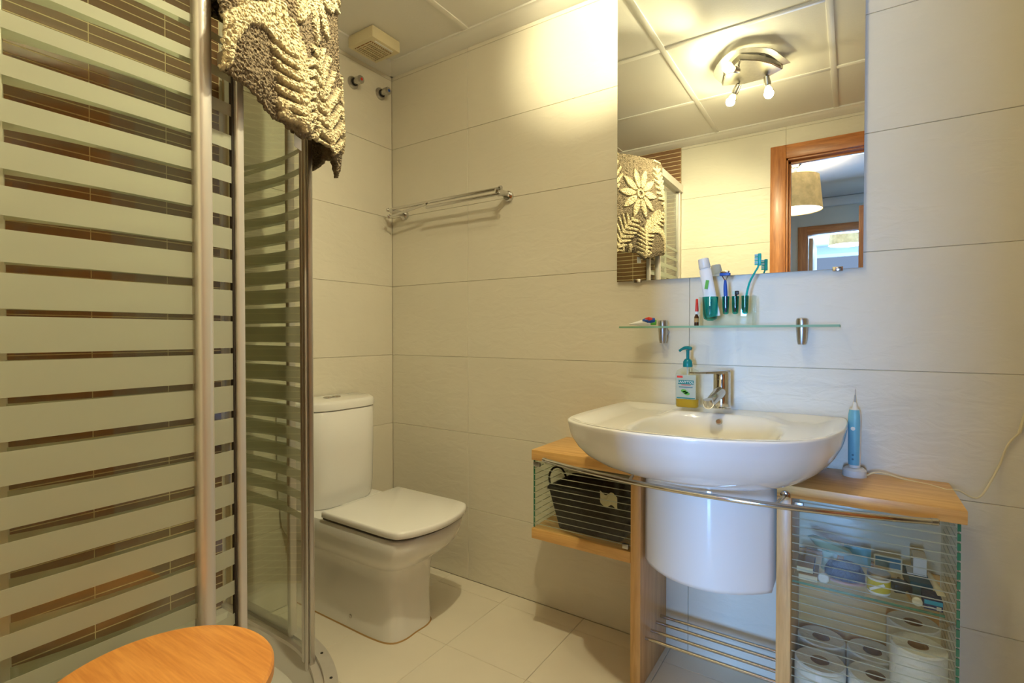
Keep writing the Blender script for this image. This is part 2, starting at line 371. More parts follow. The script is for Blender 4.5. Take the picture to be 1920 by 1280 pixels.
# ------------------------------------------------------------------ shower enclosure
SX, SY, SR = .37, -1.245, .49      # quadrant centre and glass radius
sh = thing('shower_enclosure', (.45, -1.2, 0), 'quadrant shower enclosure with striped glass and aluminium frame in the brown tiled corner', 'shower')
def arc(R, a0, a1, n, z=0): return [(SX+R*math.cos(math.radians(a0+(a1-a0)*k/n)), SY+R*math.sin(math.radians(a0+(a1-a0)*k/n)), z) for k in range(n+1)]
def quad(R, n=24): return [(SX+R, YC+.002, 0)]+arc(R, 0, 90, n)+[(.002, SY+R, 0)]
RO = .522
tr = thing('shower_tray', (.45, -1.2, 0), 'white quadrant shower tray under the striped enclosure', 'shower tray')
out = [(p[0], p[1]) for p in quad(RO)]+[(.001, YC+.001)]
b = bmesh.new()
def off(R): return [(p[0], p[1]) for p in quad(R)]
n_ = len(out)
inn = [(max(x, .045), max(y, YC+.045)) for x, y in ([(p[0], p[1]) for p in quad(RO-.06)]+[(.001, YC+.001)])]
flo = [(.42+(x-.42)*.93, -1.2+(y+1.2)*.93) for x, y in inn]
rings = [[(x, y, .001) for x, y in out], [(x, y, .094) for x, y in out], [(x-(x-.42)*.008, y-(y+1.2)*.008, .100) for x, y in out],
         [(x, y, .100) for x, y in inn], [(x, y, .088) for x, y in [(.42+(x-.42)*.985, -1.2+(y+1.2)*.985) for x, y in inn]], [(x, y, .045) for x, y in flo]]
obj('tray_body', loft(rings), tray_m, tr)
obj('drain', lathe((.42, -1.2, .046), [(.045, 0), (.045, .003), (.03, .005)], n=24), chrome, tr)
def ribbon(p_in, p_out, z0, z1):
    r = [[(a[0], a[1], z0), (b_[0], b_[1], z0), (b_[0], b_[1], z1), (a[0], a[1], z1)] for a, b_ in zip(p_in, p_out)]
    return loft(r)
for nm, ra, rb, z0, z1 in (('bottom_track', .462, .478, .100, .112), ('bottom_track', .486, .520, .100, .118), ('bottom_track', .478, .486, .100, .106),
                           ('top_rail', .462, .515, 1.925, 1.968)):
    obj(nm, ribbon(quad(ra), quad(rb), z0, z1), alu, sh)
GAP = {}
def stripes():
    z = []
    edges = []
    for i in range(-10, 10):
        g = .010+(.0041*i if i > 0 else .00031*i*i)
        c = 1.057+.0584*i; edges.append((c-g/2, c+g/2))
    for (a0, a1), (b0, b1) in zip(edges, edges[1:]):
        z.append((a1, b0))
    return z
STR = stripes()
def pane(path, th, name, z0=.118, z1=1.93, label=None, side=1):
    P = [Vector((p[0], p[1], 0)) for p in path]; N = []
    for i in range(len(P)):
        d = (P[min(i+1, len(P)-1)]-P[max(i-1, 0)]).normalized(); N.append(Vector((d.y, -d.x, 0)))
    a = P; c = [p-n*th for p, n in zip(P, N)]
    o = obj(name, ribbon(a, c, z0, z1), shglass, sh, angle=60)
    s0 = [p+N_*side*.0006 for p, N_ in zip(P, N)]; s1 = [p+N_*side*.0010 for p, N_ in zip(P, N)]
    for z_0, z_1 in STR:
        obj('frosted_stripe', ribbon(s0, s1, z_0, z_1), frost, o, angle=60)
    return o
# fixed panels
pane([(SX+SR, YC+.03), (SX+SR, SY+.004)], .006, 'fixed_pane', side=1)
pane([(SX+.002, SY+SR), (.03, SY+SR)], .006, 'fixed_pane', side=1)
# sliding doors pushed back behind the fixed panels
nd = [(.818+.024*(1-(2*k/16-1)**2)+.010*k/16, -1.50+.344*k/16) for k in range(17)]
pane(nd, .005, 'sliding_door_pane', z0=.125, z1=1.92)
fd = [(.175+.345*k/16, -.790-.012*k/16+.022*(1-(2*k/16-1)**2)) for k in range(17)]
pane(fd[::-1], .005, 'sliding_door_pane', z0=.125, z1=1.92)
def post(x, y, ang, w, d, name, z0=.112, z1=1.93, m=alu, r=.004):
    pts = rrect(-w/2, w/2, -d/2, d/2, r, 4)
    b = prism(pts, z0, z1); rot(b, math.radians(ang), 'Z', (0, 0, 0)); bmesh.ops.translate(b, verts=b.verts, vec=(x, y, 0))
    return obj(name, b, m, sh)
post(SX+SR-.001, SY+.010, 90, .027, .030, 'fixed_post', r=.010)      # near fixed panel end
post(SX-.002, SY+SR-.001, 0, .016, .024, 'fixed_post', r=.004)
post(SX+SR, YC+.018, 90, .034, .024, 'wall_profile'); post(.018, SY+SR, 0, .034, .024, 'wall_profile', m=cream_pl)
post(.8305, -1.160, 95, .016, .022, 'door_post', z0=.12, z1=1.92)
post(.8300, -1.1700, 95, .004, .010, 'door_seal', z0=.12, z1=1.92, m=gasket, r=.003)
post(.8175, -1.487, 91, .034, .020, 'door_post', z0=.12, z1=1.92)
post(.521, -.8015, -12, .016, .024, 'door_post', z0=.09, z1=1.92); post(.498, -.798, -9, .016, .020, 'door_post', z0=.105, z1=1.92)
post(.5095, -.8005, -10, .006, .016, 'door_seal', z0=.105, z1=1.92, m=gasket, r=.002)
post(.537, -.806, -18, .008, .012, 'magnetic_strip', z0=.10, z1=1.92, m=steel, r=.002)
for x, y, z in ((.20, -.792, 1.89), (.46, -.79, 1.89)):
    obj('roller', lathe((x, y, z), [(.011, -.012), (.011, .004), (.007, .007), (.003, .007)], axis=(.1, 1, 0), n=20), cream_pl, sh)
obj('roller_clip', box(.032, .038, -.777, -.762, 1.79, 1.89, .001), plastic_w, sh)
for a in (58, 72): obj('track_screw', lathe((SX+.503*math.cos(math.radians(a)), SY+.503*math.sin(math.radians(a)), .1182), [(.004, -.001), (.004, .001), (.002, .0015)], n=12), dark, sh)
# ------------------------------------------------------------------ rug over the shower rail
def seg_d(p, a, b_):
    ax, ay = a; bx, by = b_; dx, dy = bx-ax, by-ay; t = max(0, min(1, ((p[0]-ax)*dx+(p[1]-ay)*dy)/(dx*dx+dy*dy+1e-9)))
    return math.hypot(p[0]-ax-dx*t, p[1]-ay-dy*t), t
def fern(p0, p1, bend, L, n, wd=.0085, side=(1, -1)):
    segs = []; p0 = Vector(p0); p1 = Vector(p1); d = (p1-p0); nn = Vector((-d.y, d.x)).normalized()
    P = [p0+d*t+nn*bend*math.sin(PI*t) for t in [k/n for k in range(n+1)]]
    for a, b_ in zip(P, P[1:]): segs.append((a, b_, .006))
    for k in range(n):
        t = k/n; tg = (P[k+1]-P[k]).normalized(); nv = Vector((-tg.y, tg.x)); l = L*(.35+.65*math.sin(PI*(.15+.85*t)))
        for s in side:
            q = P[k]+(nv*s*.86+tg*.5)*l; segs.append((P[k], q, wd))
    return segs
SEG = []
for (ax, az), (bx_, bz) in zip([(.020, 1.49), (.035, 1.545), (.070, 1.590), (.110, 1.603), (.150, 1.600)], [(.035, 1.545), (.070, 1.590), (.110, 1.603), (.150, 1.600), (.190, 1.585)]):
    SEG.append((Vector((ax, az)), Vector((bx_, bz)), .021))
for k in range(7): SEG.append((Vector((.205, 1.582-.0215*k)), Vector((.128+.006*k, 1.588-.0225*k)), .0102))
SEG += [(Vector((.205, 1.60)), Vector((.215, 1.45)), .016)]
for k in range(7): SEG.append((Vector((.215, 1.575-.022*k)), Vector((.262, 1.600-.022*k)), .0098))
SEG += fern((.395, 1.46), (.275, 1.66), -.02, .078, 8, .0115)
SEG += fern((.20, 1.61), (.06, 1.70), .02, .055, 7, .0110)
SEG += fern((.47, 1.49), (.60, 1.72), .02, .075, 9, .0115)
SEG += fern((.02, 1.76), (.11, 1.95), -.02, .06, 7, .0115)
SEG += fern((.39, 1.80), (.50, 1.96), .02, .06, 7, .0115)
SEG += [(Vector((.155, 1.47)), Vector((.185, 1.455)), .008), (Vector((.30, 1.50)), Vector((.30, 1.45)), .012), (Vector((.345, 1.50)), Vector((.335, 1.45)), .011)]
FLW = [(.248, 1.779, .135, 10), (.55, 1.63, .11, 9), (.0, 1.70, .07, 7)]
GR = {}
for i, (a, b_, wd) in enumerate(SEG):
    x0, x1 = sorted((a.x, b_.x)); y0, y1 = sorted((a.y, b_.y)); m_ = wd+.01
    for gx in range(int((x0-m_)/.03)-1, int((x1+m_)/.03)+2):
        for gy in range(int((y0-m_)/.03)-1, int((y1+m_)/.03)+2): GR.setdefault((gx, gy), []).append(i)
def pattern(a, z):
    v = 0
    for fx_, fz, R, n in FLW:
        r = math.hypot(a-fx_, z-fz)
        if r < R:
            if .012 < r < .026: v = 1
            th = math.atan2(z-fz, a-fx_)*n/(2*PI); th = abs(th-round(th))*2*PI/n*r
            u = (r-.030)/(R-.030)
            if u > 0:
                wv = .021*math.sin(PI*min(1, u*.92+.06))**.7*min(1, R/.13)
                v = max(v, min(1, max(0, (wv-th)/.004)))
            elif r > .026: pass
        if r < R+.004: pass
    inside = any(math.hypot(a-f[0], z-f[1]) < f[2]+.004 for f in FLW[:1])
    if not inside:
        for i in GR.get((int(a//.03), int(z//.03)), ()):
            s0, s1, wd = SEG[i]; d, t = seg_d((a, z), s0, s1); w_ = wd*(1-.35*t)
            v = max(v, min(1, max(0, (w_-d)/.003)))
    return v
def smst(a, b_, x): t = max(0, min(1, (x-a)/(b_-a))); return t*t*(3-2*t)
def zbot(phi):
    K = [(-6, 1.495), (2, 1.478), (8, 1.470), (18, 1.448), (24, 1.432), (30, 1.452), (40, 1.455), (47, 1.428), (50, 1.405), (54, 1.46), (66, 1.49), (90, 1.49)]
    for (a, za), (b_, zb) in zip(K, K[1:]):
        if phi <= b_: t = (phi-a)/(b_-a); t = t*t*(3-2*t); return za+(zb-za)*t
    return 1.49
rug_bm = bmesh.new(); cl = rug_bm.loops.layers.float_color.new('pile'); NU, NV = 230, 300
PH0, PH1 = 2.5, 80
cols = {}; grid = []
for i in range(NU+1):
    phi = PH0+(PH1-PH0)*i/NU; zb = zbot(phi)+.02*smst(22, 30, phi); row = []
    Lin, Lover, Lout = 1.968-1.60, .085, 1.975-zb; tot = Lin+Lover+Lout; nx, ny = math.cos(math.radians(phi)), math.sin(math.radians(phi))
    for j in range(NV+1):
        s = tot*j/NV
        if s < Lin: R = .445; z = 1.60+s; hn = (-1, 0)
        elif s < Lin+Lover: t = (s-Lin)/Lover*PI; R = .482-.037*math.cos(t); z = 1.968+.016*math.sin(t); hn = (-math.cos(t), math.sin(t))
        else: z = 1.968-(s-Lin-Lover); R = .519; hn = (1, 0)
        outer = s >= Lin+Lover
        if outer:
            dn = min(1, (1.968-z)/.45)
            R += dn*(.010*math.sin(math.radians(phi*9+40))+.006*math.sin(math.radians(phi*17)))
            R += .018*dn**3*(math.exp(-((phi-24)/5)**2)) - .02*dn**4*math.exp(-((phi-36)/6)**2)
            edge = min(1, (z-zb)/.02); R -= .006*(1-edge)
        aL = .53*math.radians(phi); v = pattern(aL, z if outer else 3.9-z)
        e2 = min(1, (phi-PH0)/1.6, (PH1-phi)/1.6)
        h = .0085*v+random.uniform(-.0024, .0024)+.0012*math.sin(aL*900)*math.sin(z*800)-.004*(1-e2)
        R += h*hn[0]; z += h*hn[1]
        vt = rug_bm.verts.new((SX+R*nx, SY+R*ny, z)); row.append(vt); cols[vt] = v
    grid.append(row)
for i in range(NU):
    for j in range(NV):
        f = rug_bm.faces.new((grid[i][j], grid[i+1][j], grid[i+1][j+1], grid[i][j+1]))
        for lp in f.loops: c = cols[lp.vert]; lp[cl] = (c, c, c, 1)
rugm = bpy.data.materials.new('rug_pile'); rugm.use_nodes = True; nt = rugm.node_tree; p = nt.nodes['Principled BSDF']
at = nt.nodes.new('ShaderNodeAttribute'); at.attribute_name = 'pile'; mx = nt.nodes.new('ShaderNodeMix'); mx.data_type = 'RGBA'
mx.inputs['A'].default_value = srgb(134, 120, 98); mx.inputs['B'].default_value = srgb(224, 208, 168)
n = nt.nodes.new('ShaderNodeTexVoronoi'); n.inputs['Scale'].default_value = 190; tc = nt.nodes.new('ShaderNodeTexCoord'); nt.links.new(tc.outputs['Object'], n.inputs['Vector'])
bp = nt.nodes.new('ShaderNodeBump'); bp.inputs['Strength'].default_value = 1; bp.inputs['Distance'].default_value = .005; bp.invert = True
nt.links.new(n.outputs['Distance'], bp.inputs['Height']); nt.links.new(bp.outputs[0], p.inputs['Normal'])
nt.links.new(at.outputs['Fac'], mx.inputs['Factor']); nt.links.new(mx.outputs['Result'], p.inputs['Base Color']); p.inputs['Roughness'].default_value = .95
p.inputs['Specular IOR Level'].default_value = .1
rug = obj('bath_rug', rug_bm, rugm, None, 'taupe bath rug with raised cream flowers and ferns draped over the shower rail', 'rug')
sm = rug.modifiers.new('s', 'SOLIDIFY'); sm.thickness = .008; sm.offset = -1
ct = obj('care_tag', box(-.014, .014, -.0004, .0004, -.02, .012), print_w, rug)
ct.location = (.822, -1.030, 1.432); ct.rotation_euler = (0, 0, math.radians(118))
# ------------------------------------------------------------------ toilet
TY = -.398
wc = thing('toilet', (.35, TY, 0), 'white close-coupled toilet with closed lid beside the shower', 'toilet')
def outline(x0, x1, hw, bow, rc, n=44, back=None):
    """plan outline: straight back at x0, bowed front at x1"""
    pts = [];
    hb = back if back else hw
    P = [(x0, -hb), (x0+(x1-x0)*.5, -hw), (x1-rc*1.4, -hw*.99), (x1-rc*.35, -hw*.86), (x1+bow*.55, -hw*.5), (x1+bow, 0)]
    P = P+[(x, -y) for x, y in P[::-1][1:]]
    sp = spline([(x, y, 0) for x, y in P], 5)
    return [(p.x, p.y+TY) for p in sp]
def ring(o, z): return [(x, y, z) for x, y in o]
rs = [ring(outline(.012, .535, .112, .0, .07), .002), ring(outline(.012, .530, .110, .0, .07), .12), ring(outline(.012, .535, .112, .0, .07), .20),
      ring(outline(.012, .543, .117, .001, .07, back=.120), .240), ring(outline(.012, .562, .132, .004, .065, back=.137), .258), ring(outline(.012, .590, .152, .010, .06, back=.156), .280),
      ring(outline(.012, .612, .164, .016, .055, back=.167), .306), ring(outline(.012, .628, .171, .020, .05, back=.173), .338), ring(outline(.012, .636, .174, .022, .05, back=.175), .372), ring(outline(.012, .63, .168, .022, .05, back=.17), .384)]
obj('bowl', loft(rs), ceramic, wc, angle=60)
def slab(x0, x1, hw, bow, z0, z1, m, name, rc=.05):
    o = outline(x0, x1, hw, bow, rc); cx = (x0+x1)/2
    sc = lambda k: [(cx+(x-cx)*k, TY+(y-TY)*k) for x, y in o]
    return obj(name, loft([ring(sc(.975), z0), ring(sc(1), z0+.004), ring(sc(1), z1-.006), ring(sc(.99), z1-.0015), ring(sc(.965), z1)]), m, wc, angle=60)
slab(.262, .640, .174, .026, .386, .396, gasket, 'seat_gap', rc=.045).scale = (1, 1, 1)
slab(.262, .648, .178, .028, .394, .418, ceramic, 'seat_lid', rc=.04)
obj('hinge', tube([(.255, TY-.09, .405), (.255, TY+.09, .405)], .009), plastic_w, wc)
def tank(z, k, hw=.187, d=.185):
    pts = []
    for i in range(29):
        t = -1+2*i/28; pts.append((.012+d*k*(1-abs(t)**4.2)**.60*1.0 if abs(t) < 1 else .012, TY+t*hw*k))
    return [(x, y, z) for x, y in pts]
obj('cistern', loft([tank(.386, .93), tank(.40, .96), tank(.45, .985), tank(.60, 1.0), tank(.742, 1.0), tank(.744, .985)]), ceramic, wc, angle=60)
obj('cistern_lid', loft([tank(.746, 1.0), tank(.749, 1.02), tank(.770, 1.02), tank(.778, .99), tank(.781, .93)]), ceramic, wc, angle=50)
for s in (-1, 1): obj('flush_button', lathe((.085, TY+s*.019, .781), [(.018, -.002), (.018, .003), (.014, .005)], n=24), chrome, wc)
obj('floor_screw', lathe((.330, TY-.1125, .045), [(.007, -.004), (.007, .001), (.004, .002)], axis=(0, -1, 0), n=16), chrome, wc)
obj('sealant', loft([ring(outline(.008, .538, .115, 0, .07), .0005), ring(outline(.008, .536, .1135, 0, .07), .004)]), brown_sil, wc)
# ------------------------------------------------------------------ stop taps, vent, towel rail
def stopcock(y, z, dot, label, nm):
    t = thing('stop_tap', (0, y, z), label, 'tap', 'stop taps on the wall above the toilet')
    obj('rosette', lathe((0, y, z), [(.027, .0), (.027, .003), (.022, .010), (.012, .012)], axis=(1, 0, 0), n=32), steel, t)
    obj('gap_ring', lathe((0, y, z), [(.0165, .011), (.0165, .0135), (.012, .0136)], axis=(1, 0, 0), n=28), dark, t)
    obj('spindle', lathe((0, y, z), [(.011, .008), (.011, .030)], axis=(1, 0, 0), n=20), steel, t)
    prof = [(.014, .028), (.0175, .032), (.0175, .052), (.015, .057)]
    obj('knob', lathe((0, y, z), prof, axis=(1, 0, 0), n=10), steel, t, smooth=False)
    obj('colour_dot', lathe((0, y, z), [(.006, .057), (.006, .0585)], axis=(1, 0, 0), n=16), dot, t, label=nm)
stopcock(-.222, 2.100, red, 'chrome stop tap with a red dot on the wall, left one of the pair', 'red marker dot')
stopcock(-.070, 2.112, blue_pl, 'chrome stop tap with a blue dot on the wall, next to the corner', 'blue marker dot')
vt = thing('ceiling_vent', (.14, -.225, ZC), 'cream square extractor vent on the ceiling above the stop taps', 'vent')
obj('housing', box(.066, .212, -.298, -.152, ZC-.048, ZC-.001, .004), cream_pl, vt)
obj('grille_recess', box(.084, .182, -.28, -.17, ZC-.0495, ZC-.0478), card, vt)
for k in range(12):
    y = -.277+k*.0093; obj('grille_bar', box(.084, .182, y, y+.004, ZC-.0525, ZC-.0490, .0006), cream_pl, vt)
for k in range(4): obj('grille_bar', box(.092+k*.026, .0955+k*.026, -.28, -.17, ZC-.0520, ZC-.0492, .0006), cream_pl, vt)
obj('indicator_strip', box(.190, .198, -.272, -.178, ZC-.051, ZC-.0475, .001), plastic_w, vt)
rl = thing('towel_rail', (.36, 0, 1.57), 'chrome double-arm towel rail with a broken lower bar over the toilet', 'towel rail')
for x in (.085, .655):
    obj('wall_plate', lathe((x, 0, 1.568), [(.021, 0), (.021, -.0), (.021, .012), (.017, .016)], axis=(0, -1, 0), n=24), chrome, rl)
    obj('bracket_arm', box(x-.010, x+.010, -.088, -.010, 1.562, 1.582, .004), chrome, rl)
obj('upper_bar', tube([(.060, -.080, 1.580), (.665, -.080, 1.580)], .0065, 16), chrome, rl)
obj('lower_bar', tube([(.30, -.092, 1.556), (.668, -.092, 1.556)], .0058, 16), chrome, rl)
obj('lower_bar', tube([(.085, -.092, 1.545), (.295, -.086, 1.572)], .0052, 16), chrome, rl, label='short loose piece of the lower bar')
for x, y, z in ((.060, -.080, 1.580), (.668, -.080, 1.582), (.670, -.092, 1.556), (.078, -.092, 1.546)):
    obj('end_knob', lathe((x-.007, y, z), [(.004, 0), (.0085, .003), (.0085, .012), (.005, .015)], axis=(1, 0, 0), n=16), chrome, rl)
# ------------------------------------------------------------------ ceiling spot fixture (seen in the mirror)
fx_ = thing('ceiling_spotlight', (1.40, -.80, ZC), 'brushed metal ceiling light with three halogen spots, seen in the mirror', 'lamp')
band_o = [(1.262, -.915), (1.250, -.79), (1.352, -.648), (1.478, -.700), (1.520, -.79), (1.548, -.885)]
band_i = [(1.290, -.900), (1.290, -.80), (1.362, -.690), (1.455, -.735), (1.492, -.80), (1.515, -.895)]
so = spline([(x, y, 0) for x, y in band_o], 5); si = spline([(x, y, 0) for x, y in band_i], 5)
b = loft([[(a.x, a.y, 2.206), (c.x, c.y, 2.210), (c.x, c.y, 2.213), (a.x, a.y, 2.209)] for a, c in zip(so, si)])
obj('outer_band', b, steel, fx_)
lens = [(1.262, -.918), (1.300, -.80), (1.372, -.715), (1.44, -.765), (1.485, -.83), (1.518, -.905), (1.44, -.955), (1.35, -.955)]
obj('plate', prism(lens, 2.196, 2.222, .003), steel, fx_)
obj('ceiling_mount', box(1.33, 1.46, -.90, -.80, 2.20, ZC-.0005, .004), steel, fx_)
def spot(px, py, pz, dx, dy, dz, W, cone=115):
    d = Vector((dx, dy, dz)).normalized(); p = Vector((px, py, pz))
    hd = obj('spot_head', lathe(p, [(.006, -.045), (.012, -.040), (.0155, -.010), (.014, 0)], axis=d, n=24), steel, fx_)
    obj('bulb_reflector', lathe(p, [(.012, 0), (.016, .008), (.022, .022), (.0235, .026), (.0225, .026), (.015, .008), (.011, .001)], axis=d, n=24, cap=False), bulbglass, hd)
    obj('bulb', lathe(p, [(.009, .003), (.0145, .012), (.0175, .020), (.015, .0225)], axis=d, n=20), bulb, hd)
    q = p-d*.045; obj('swivel_arm', tube([q, (q.x, q.y, 2.20)], .004, 8), steel, fx_)
    l = bpy.data.lights.new('spot_light', 'SPOT'); l.energy = W; l.color = (1, .89, .56); l.spot_size = math.radians(cone); l.spot_blend = .85; l.shadow_soft_size = .018
    o = bpy.data.objects.new('spot_light', l); o.location = p+d*.032; o.rotation_euler = d.to_track_quat('-Z', 'Y').to_euler(); COL.objects.link(o)
    g = bpy.data.lights.new('spot_spill', 'POINT'); g.energy = min(W, 40)*.13; g.color = (1, .89, .56); g.shadow_soft_size = .02
    o = bpy.data.objects.new('spot_spill', g); o.location = p+d*.036; COL.objects.link(o)
spot(1.345, -.715, 2.165, -.297, .715, -.075, 60, 52)
spot(1.315, -.925, 2.150, -.52, -.28, -.80, 45, 150)
spot(1.455, -.925, 2.150, .10, -.30, -.95, 13, 120)
# ------------------------------------------------------------------ mirror and glass shelf
mr = thing('mirror', (1.455, 0, 1.7), 'large frameless rectangular mirror on the tiled wall above the basin', 'mirror')
obj('backing', box(1.110, 1.800, -.0105, -.0005, 1.209, 2.195), steel, mr)
obj('glass', box(1.108, 1.802, -.0125, -.0106, 1.207, 2.197), mirror_m, mr, smooth=False)
for x in (1.18, 1.745): obj('clip', box(x-.012, x+.012, -.0155, -.0005, 1.201, 1.213, .001), chrome, mr)
sf = thing('glass_shelf', (1.455, 0, 1.05), 'clear glass shelf with green edge under the mirror', 'shelf')
obj('shelf_glass', box(1.162, 1.752, -.125, -.006, 1.0475, 1.0535, .0008), glass, sf)
obj('glass_edge', box(1.1615, 1.7525, -.1262, -.1250, 1.0475, 1.0535), edge_l, sf)
obj('glass_edge', box(1.7520, 1.7530, -.125, -.006, 1.0475, 1.0535), edge_l, sf)
for x in (1.272, 1.662):
    br = obj('bracket', lathe((x, -.030, 1.0), [(.010, .0), (.0125, .012), (.0145, .045), (.0150, .066), (.0135, .072), (.009, .074)], n=24), steel, sf)
    obj('wall_stud', lathe((x, 0, 1.035), [(.012, 0), (.012, .02)], axis=(0, -1, 0), n=20), steel, br)
# things on the shelf
ZS = 1.0540
tt = thing('toothpaste_tube', (1.215, -.075, ZS), 'flattened toothpaste tube with red and blue print lying on the left end of the shelf', 'toothpaste')
def tubepaste(p0, p1, w, h, m, parent, name, sect=((0, 1, .1), (.3, .9, .5), (.7, .7, .9), (.92, .5, 1), (1, .3, .8))):
    p0 = Vector(p0); p1 = Vector(p1); d = p1-p0; u = d.normalized(); s = Vector((0, 0, 1)).cross(u).normalized(); t = u.cross(s).normalized(); R_ = []
    for f, kw, kh in sect:
        c = p0+d*f; R_.append([c+s*math.cos(a)*w*kw+t*math.sin(a)*h*kh for a in [2*PI*k/20 for k in range(20)]])
    return obj(name, loft(R_), m, parent)
tubepaste((1.182, -.085, ZS+.007), (1.245, -.070, ZS+.013), .022, .012, print_w, tt, 'tube_body', ((0, 1, .15), (.3, 1, .5), (.7, .85, .95), (.95, .6, 1), (1, .4, .8)))
tubepaste((1.222, -.082, ZS+.018), (1.258, -.068, ZS+.018), .016, .010, blue_pl, tt, 'printed_end', ((0, .8, .4), (.4, 1, 1), (1, .7, .8)))
tubepaste((1.232, -.084, ZS+.022), (1.252, -.076, ZS+.021), .012, .008, red, tt, 'red_print', ((0, .6, .5), (.5, 1, 1), (1, .6, .7)))
obj('cap', lathe((1.246, -.071, ZS+.0125), [(.009, 0), (.009, .015), (.007, .017)], axis=(.97, .24, -.03), n=16), green_p, tt)
hb = thing('toothbrush_holder', (1.478, -.085, ZS), 'clear acrylic holder with four teal cups on the glass shelf', 'holder')
obj('back_plate', box(1.404, 1.552, -.072, -.068, ZS, 1.138, .0006), clearpl, hb)
obj('side_plate', box(1.548, 1.552, -.118, -.0722, ZS, 1.138, .0006), clearpl, hb)
obj('side_plate', box(1.404, 1.407, -.118, -.0722, ZS, 1.138, .0006), clearpl, hb)
def cup(x, y, r, z0, name, z1=1.138, lean=0):
    b = lathe((x, y, 0), [(r*.35, z0), (r*.8, z0+.006 if r > .015 else z0+.003), (r*.93, z0+.02), (r, z1), (r-.0015, z1), (r*.93-.0015, z0+.022), (r*.6, z0+.006)], n=28)
    return obj(name, b, tealglass, hb, angle=60)
cup(1.432, -.096, .0225, 1.068, 'cup')
for x in (1.4735, 1.4995, 1.525): cup(x, -.092, .0098, 1.086, 'cup')
tp = thing('toothpaste_tube', (1.425, -.095, 1.085), 'upright white toothpaste tube with green print in the large teal cup', 'toothpaste')
P0 = Vector((1.440, -.093, 1.080)); P1 = Vector((1.416, -.095, 1.222)); dd = (P1-P0).normalized(); ss = Vector((1, 0, 0)); uu = dd.cross(ss).normalized(); ss = uu.cross(dd)
obj('tube_body', loft([[P0+(P1-P0)*f+ss*math.cos(a)*.0175*kw+uu*math.sin(a)*.0135*kh for a in [2*PI*k/24 for k in range(24)]] for f, kw, kh in ((0, 1.12, .12), (.3, 1.06, .55), (.7, 1, .9), (.97, .95, 1), (1, .8, .9))]), print_w, tp)
obj('cap', lathe(P1, [(.0150, .0), (.0165, .003), (.0150, .028), (.013, .030)], axis=dd, n=28), plastic_w, tp)
fr_ = P0+(P1-P0)*.72-uu*0
for f, w2, h2, m_ in ((.66, .0045, .026, green_p), (.26, .003, .030, pale_blue)):
    c = P0+(P1-P0)*f+Vector((0, -.0128 if f > .5 else -.0095, 0)); b = box(-w2, w2, -.0012, .0012, -h2/2*1.0, h2/2); rot(b, .165, 'Y', (0, 0, 0)); bmesh.ops.translate(b, verts=b.verts, vec=c); obj('printed_stripe', b, m_, tp)
rz = thing('razor', (1.4735, -.092, 1.09), 'blue and silver disposable razor standing in the holder', 'razor')
obj('handle', tube(spline([(1.4735, -.092, 1.092), (1.4735, -.092, 1.13), (1.472, -.091, 1.165), (1.4715, -.090, 1.185)], 4), [.003+.0025*math.sin(PI*min(1, k/12)) for k in range(13)]), blue_pl, rz)
obj('neck', tube([(1.4715, -.090, 1.183), (1.463, -.091, 1.198), (1.466, -.092, 1.203)], .0016, 8), chrome, rz); obj('neck', tube([(1.4715, -.090, 1.183), (1.480, -.091, 1.198), (1.477, -.092, 1.203)], .0016, 8), chrome, rz)
obj('blade_head', box(1.457, 1.486, -.098, -.088, 1.198, 1.206, .002), blue_pl, rz); obj('blade_cover', box(1.459, 1.484, -.0975, -.0885, 1.2055, 1.212, .003), chrome, rz)
tb0 = thing('short_brush', (1.503, -.092, 1.095), 'black and clear brush head stub standing in the third teal cup', 'brush')
obj('stem', tube([(1.4985, -.092, 1.092), (1.5015, -.092, 1.145)], .0032, 10), blackpl, tb0); obj('cap', box(1.4985, 1.509, -.098, -.086, 1.142, 1.153, .002), blackpl, tb0); obj('collar', box(1.492, 1.499, -.096, -.088, 1.142, 1.152, .001), soapg, tb0)
tb = thing('toothbrush', (1.525, -.092, 1.09), 'turquoise toothbrush leaning out of the rightmost teal cup', 'toothbrush')
pth = spline([(1.523, -.094, 1.090), (1.528, -.092, 1.135), (1.536, -.088, 1.175), (1.549, -.080, 1.205), (1.557, -.078, 1.222), (1.560, -.078, 1.254)], 5)
obj('handle', tube(pth, [.0034-.0012*k/25 for k in range(26)], 10), tealbr, tb)
obj('brush_plate', box(1.5555, 1.5645, -.0805, -.0755, 1.222, 1.257, .002), tealbr, tb)
for k in range(6): obj('bristle_row', box(1.5475, 1.556, -.0815, -.0745, 1.2245+k*.0052, 1.2283+k*.0052), pale_blue if k % 2 else tealbr, tb)
ab = thing('dropper_bottle', (1.393, -.095, ZS), 'tiny amber dropper bottle with red cap beside the clear holder', 'bottle')
obj('bottle_glass', lathe((1.3925, -.095, ZS), [(.0060, 0), (.0066, .002), (.0066, .026), (.0035, .032), (.0035, .036)], n=20), amber, ab); obj('label', lathe((1.3925, -.095, ZS), [(.00675, .010), (.00675, .022)], n=20, cap=False), tanm, ab)
obj('collar', lathe((1.3925, -.095, ZS), [(.0052, .034), (.0052, .042)], n=16), print_w, ab); obj('cap', lathe((1.3935, -.095, ZS), [(.0045, .042), (.0050, .046), (.0035, .078), (.002, .080)], n=16), red, ab)
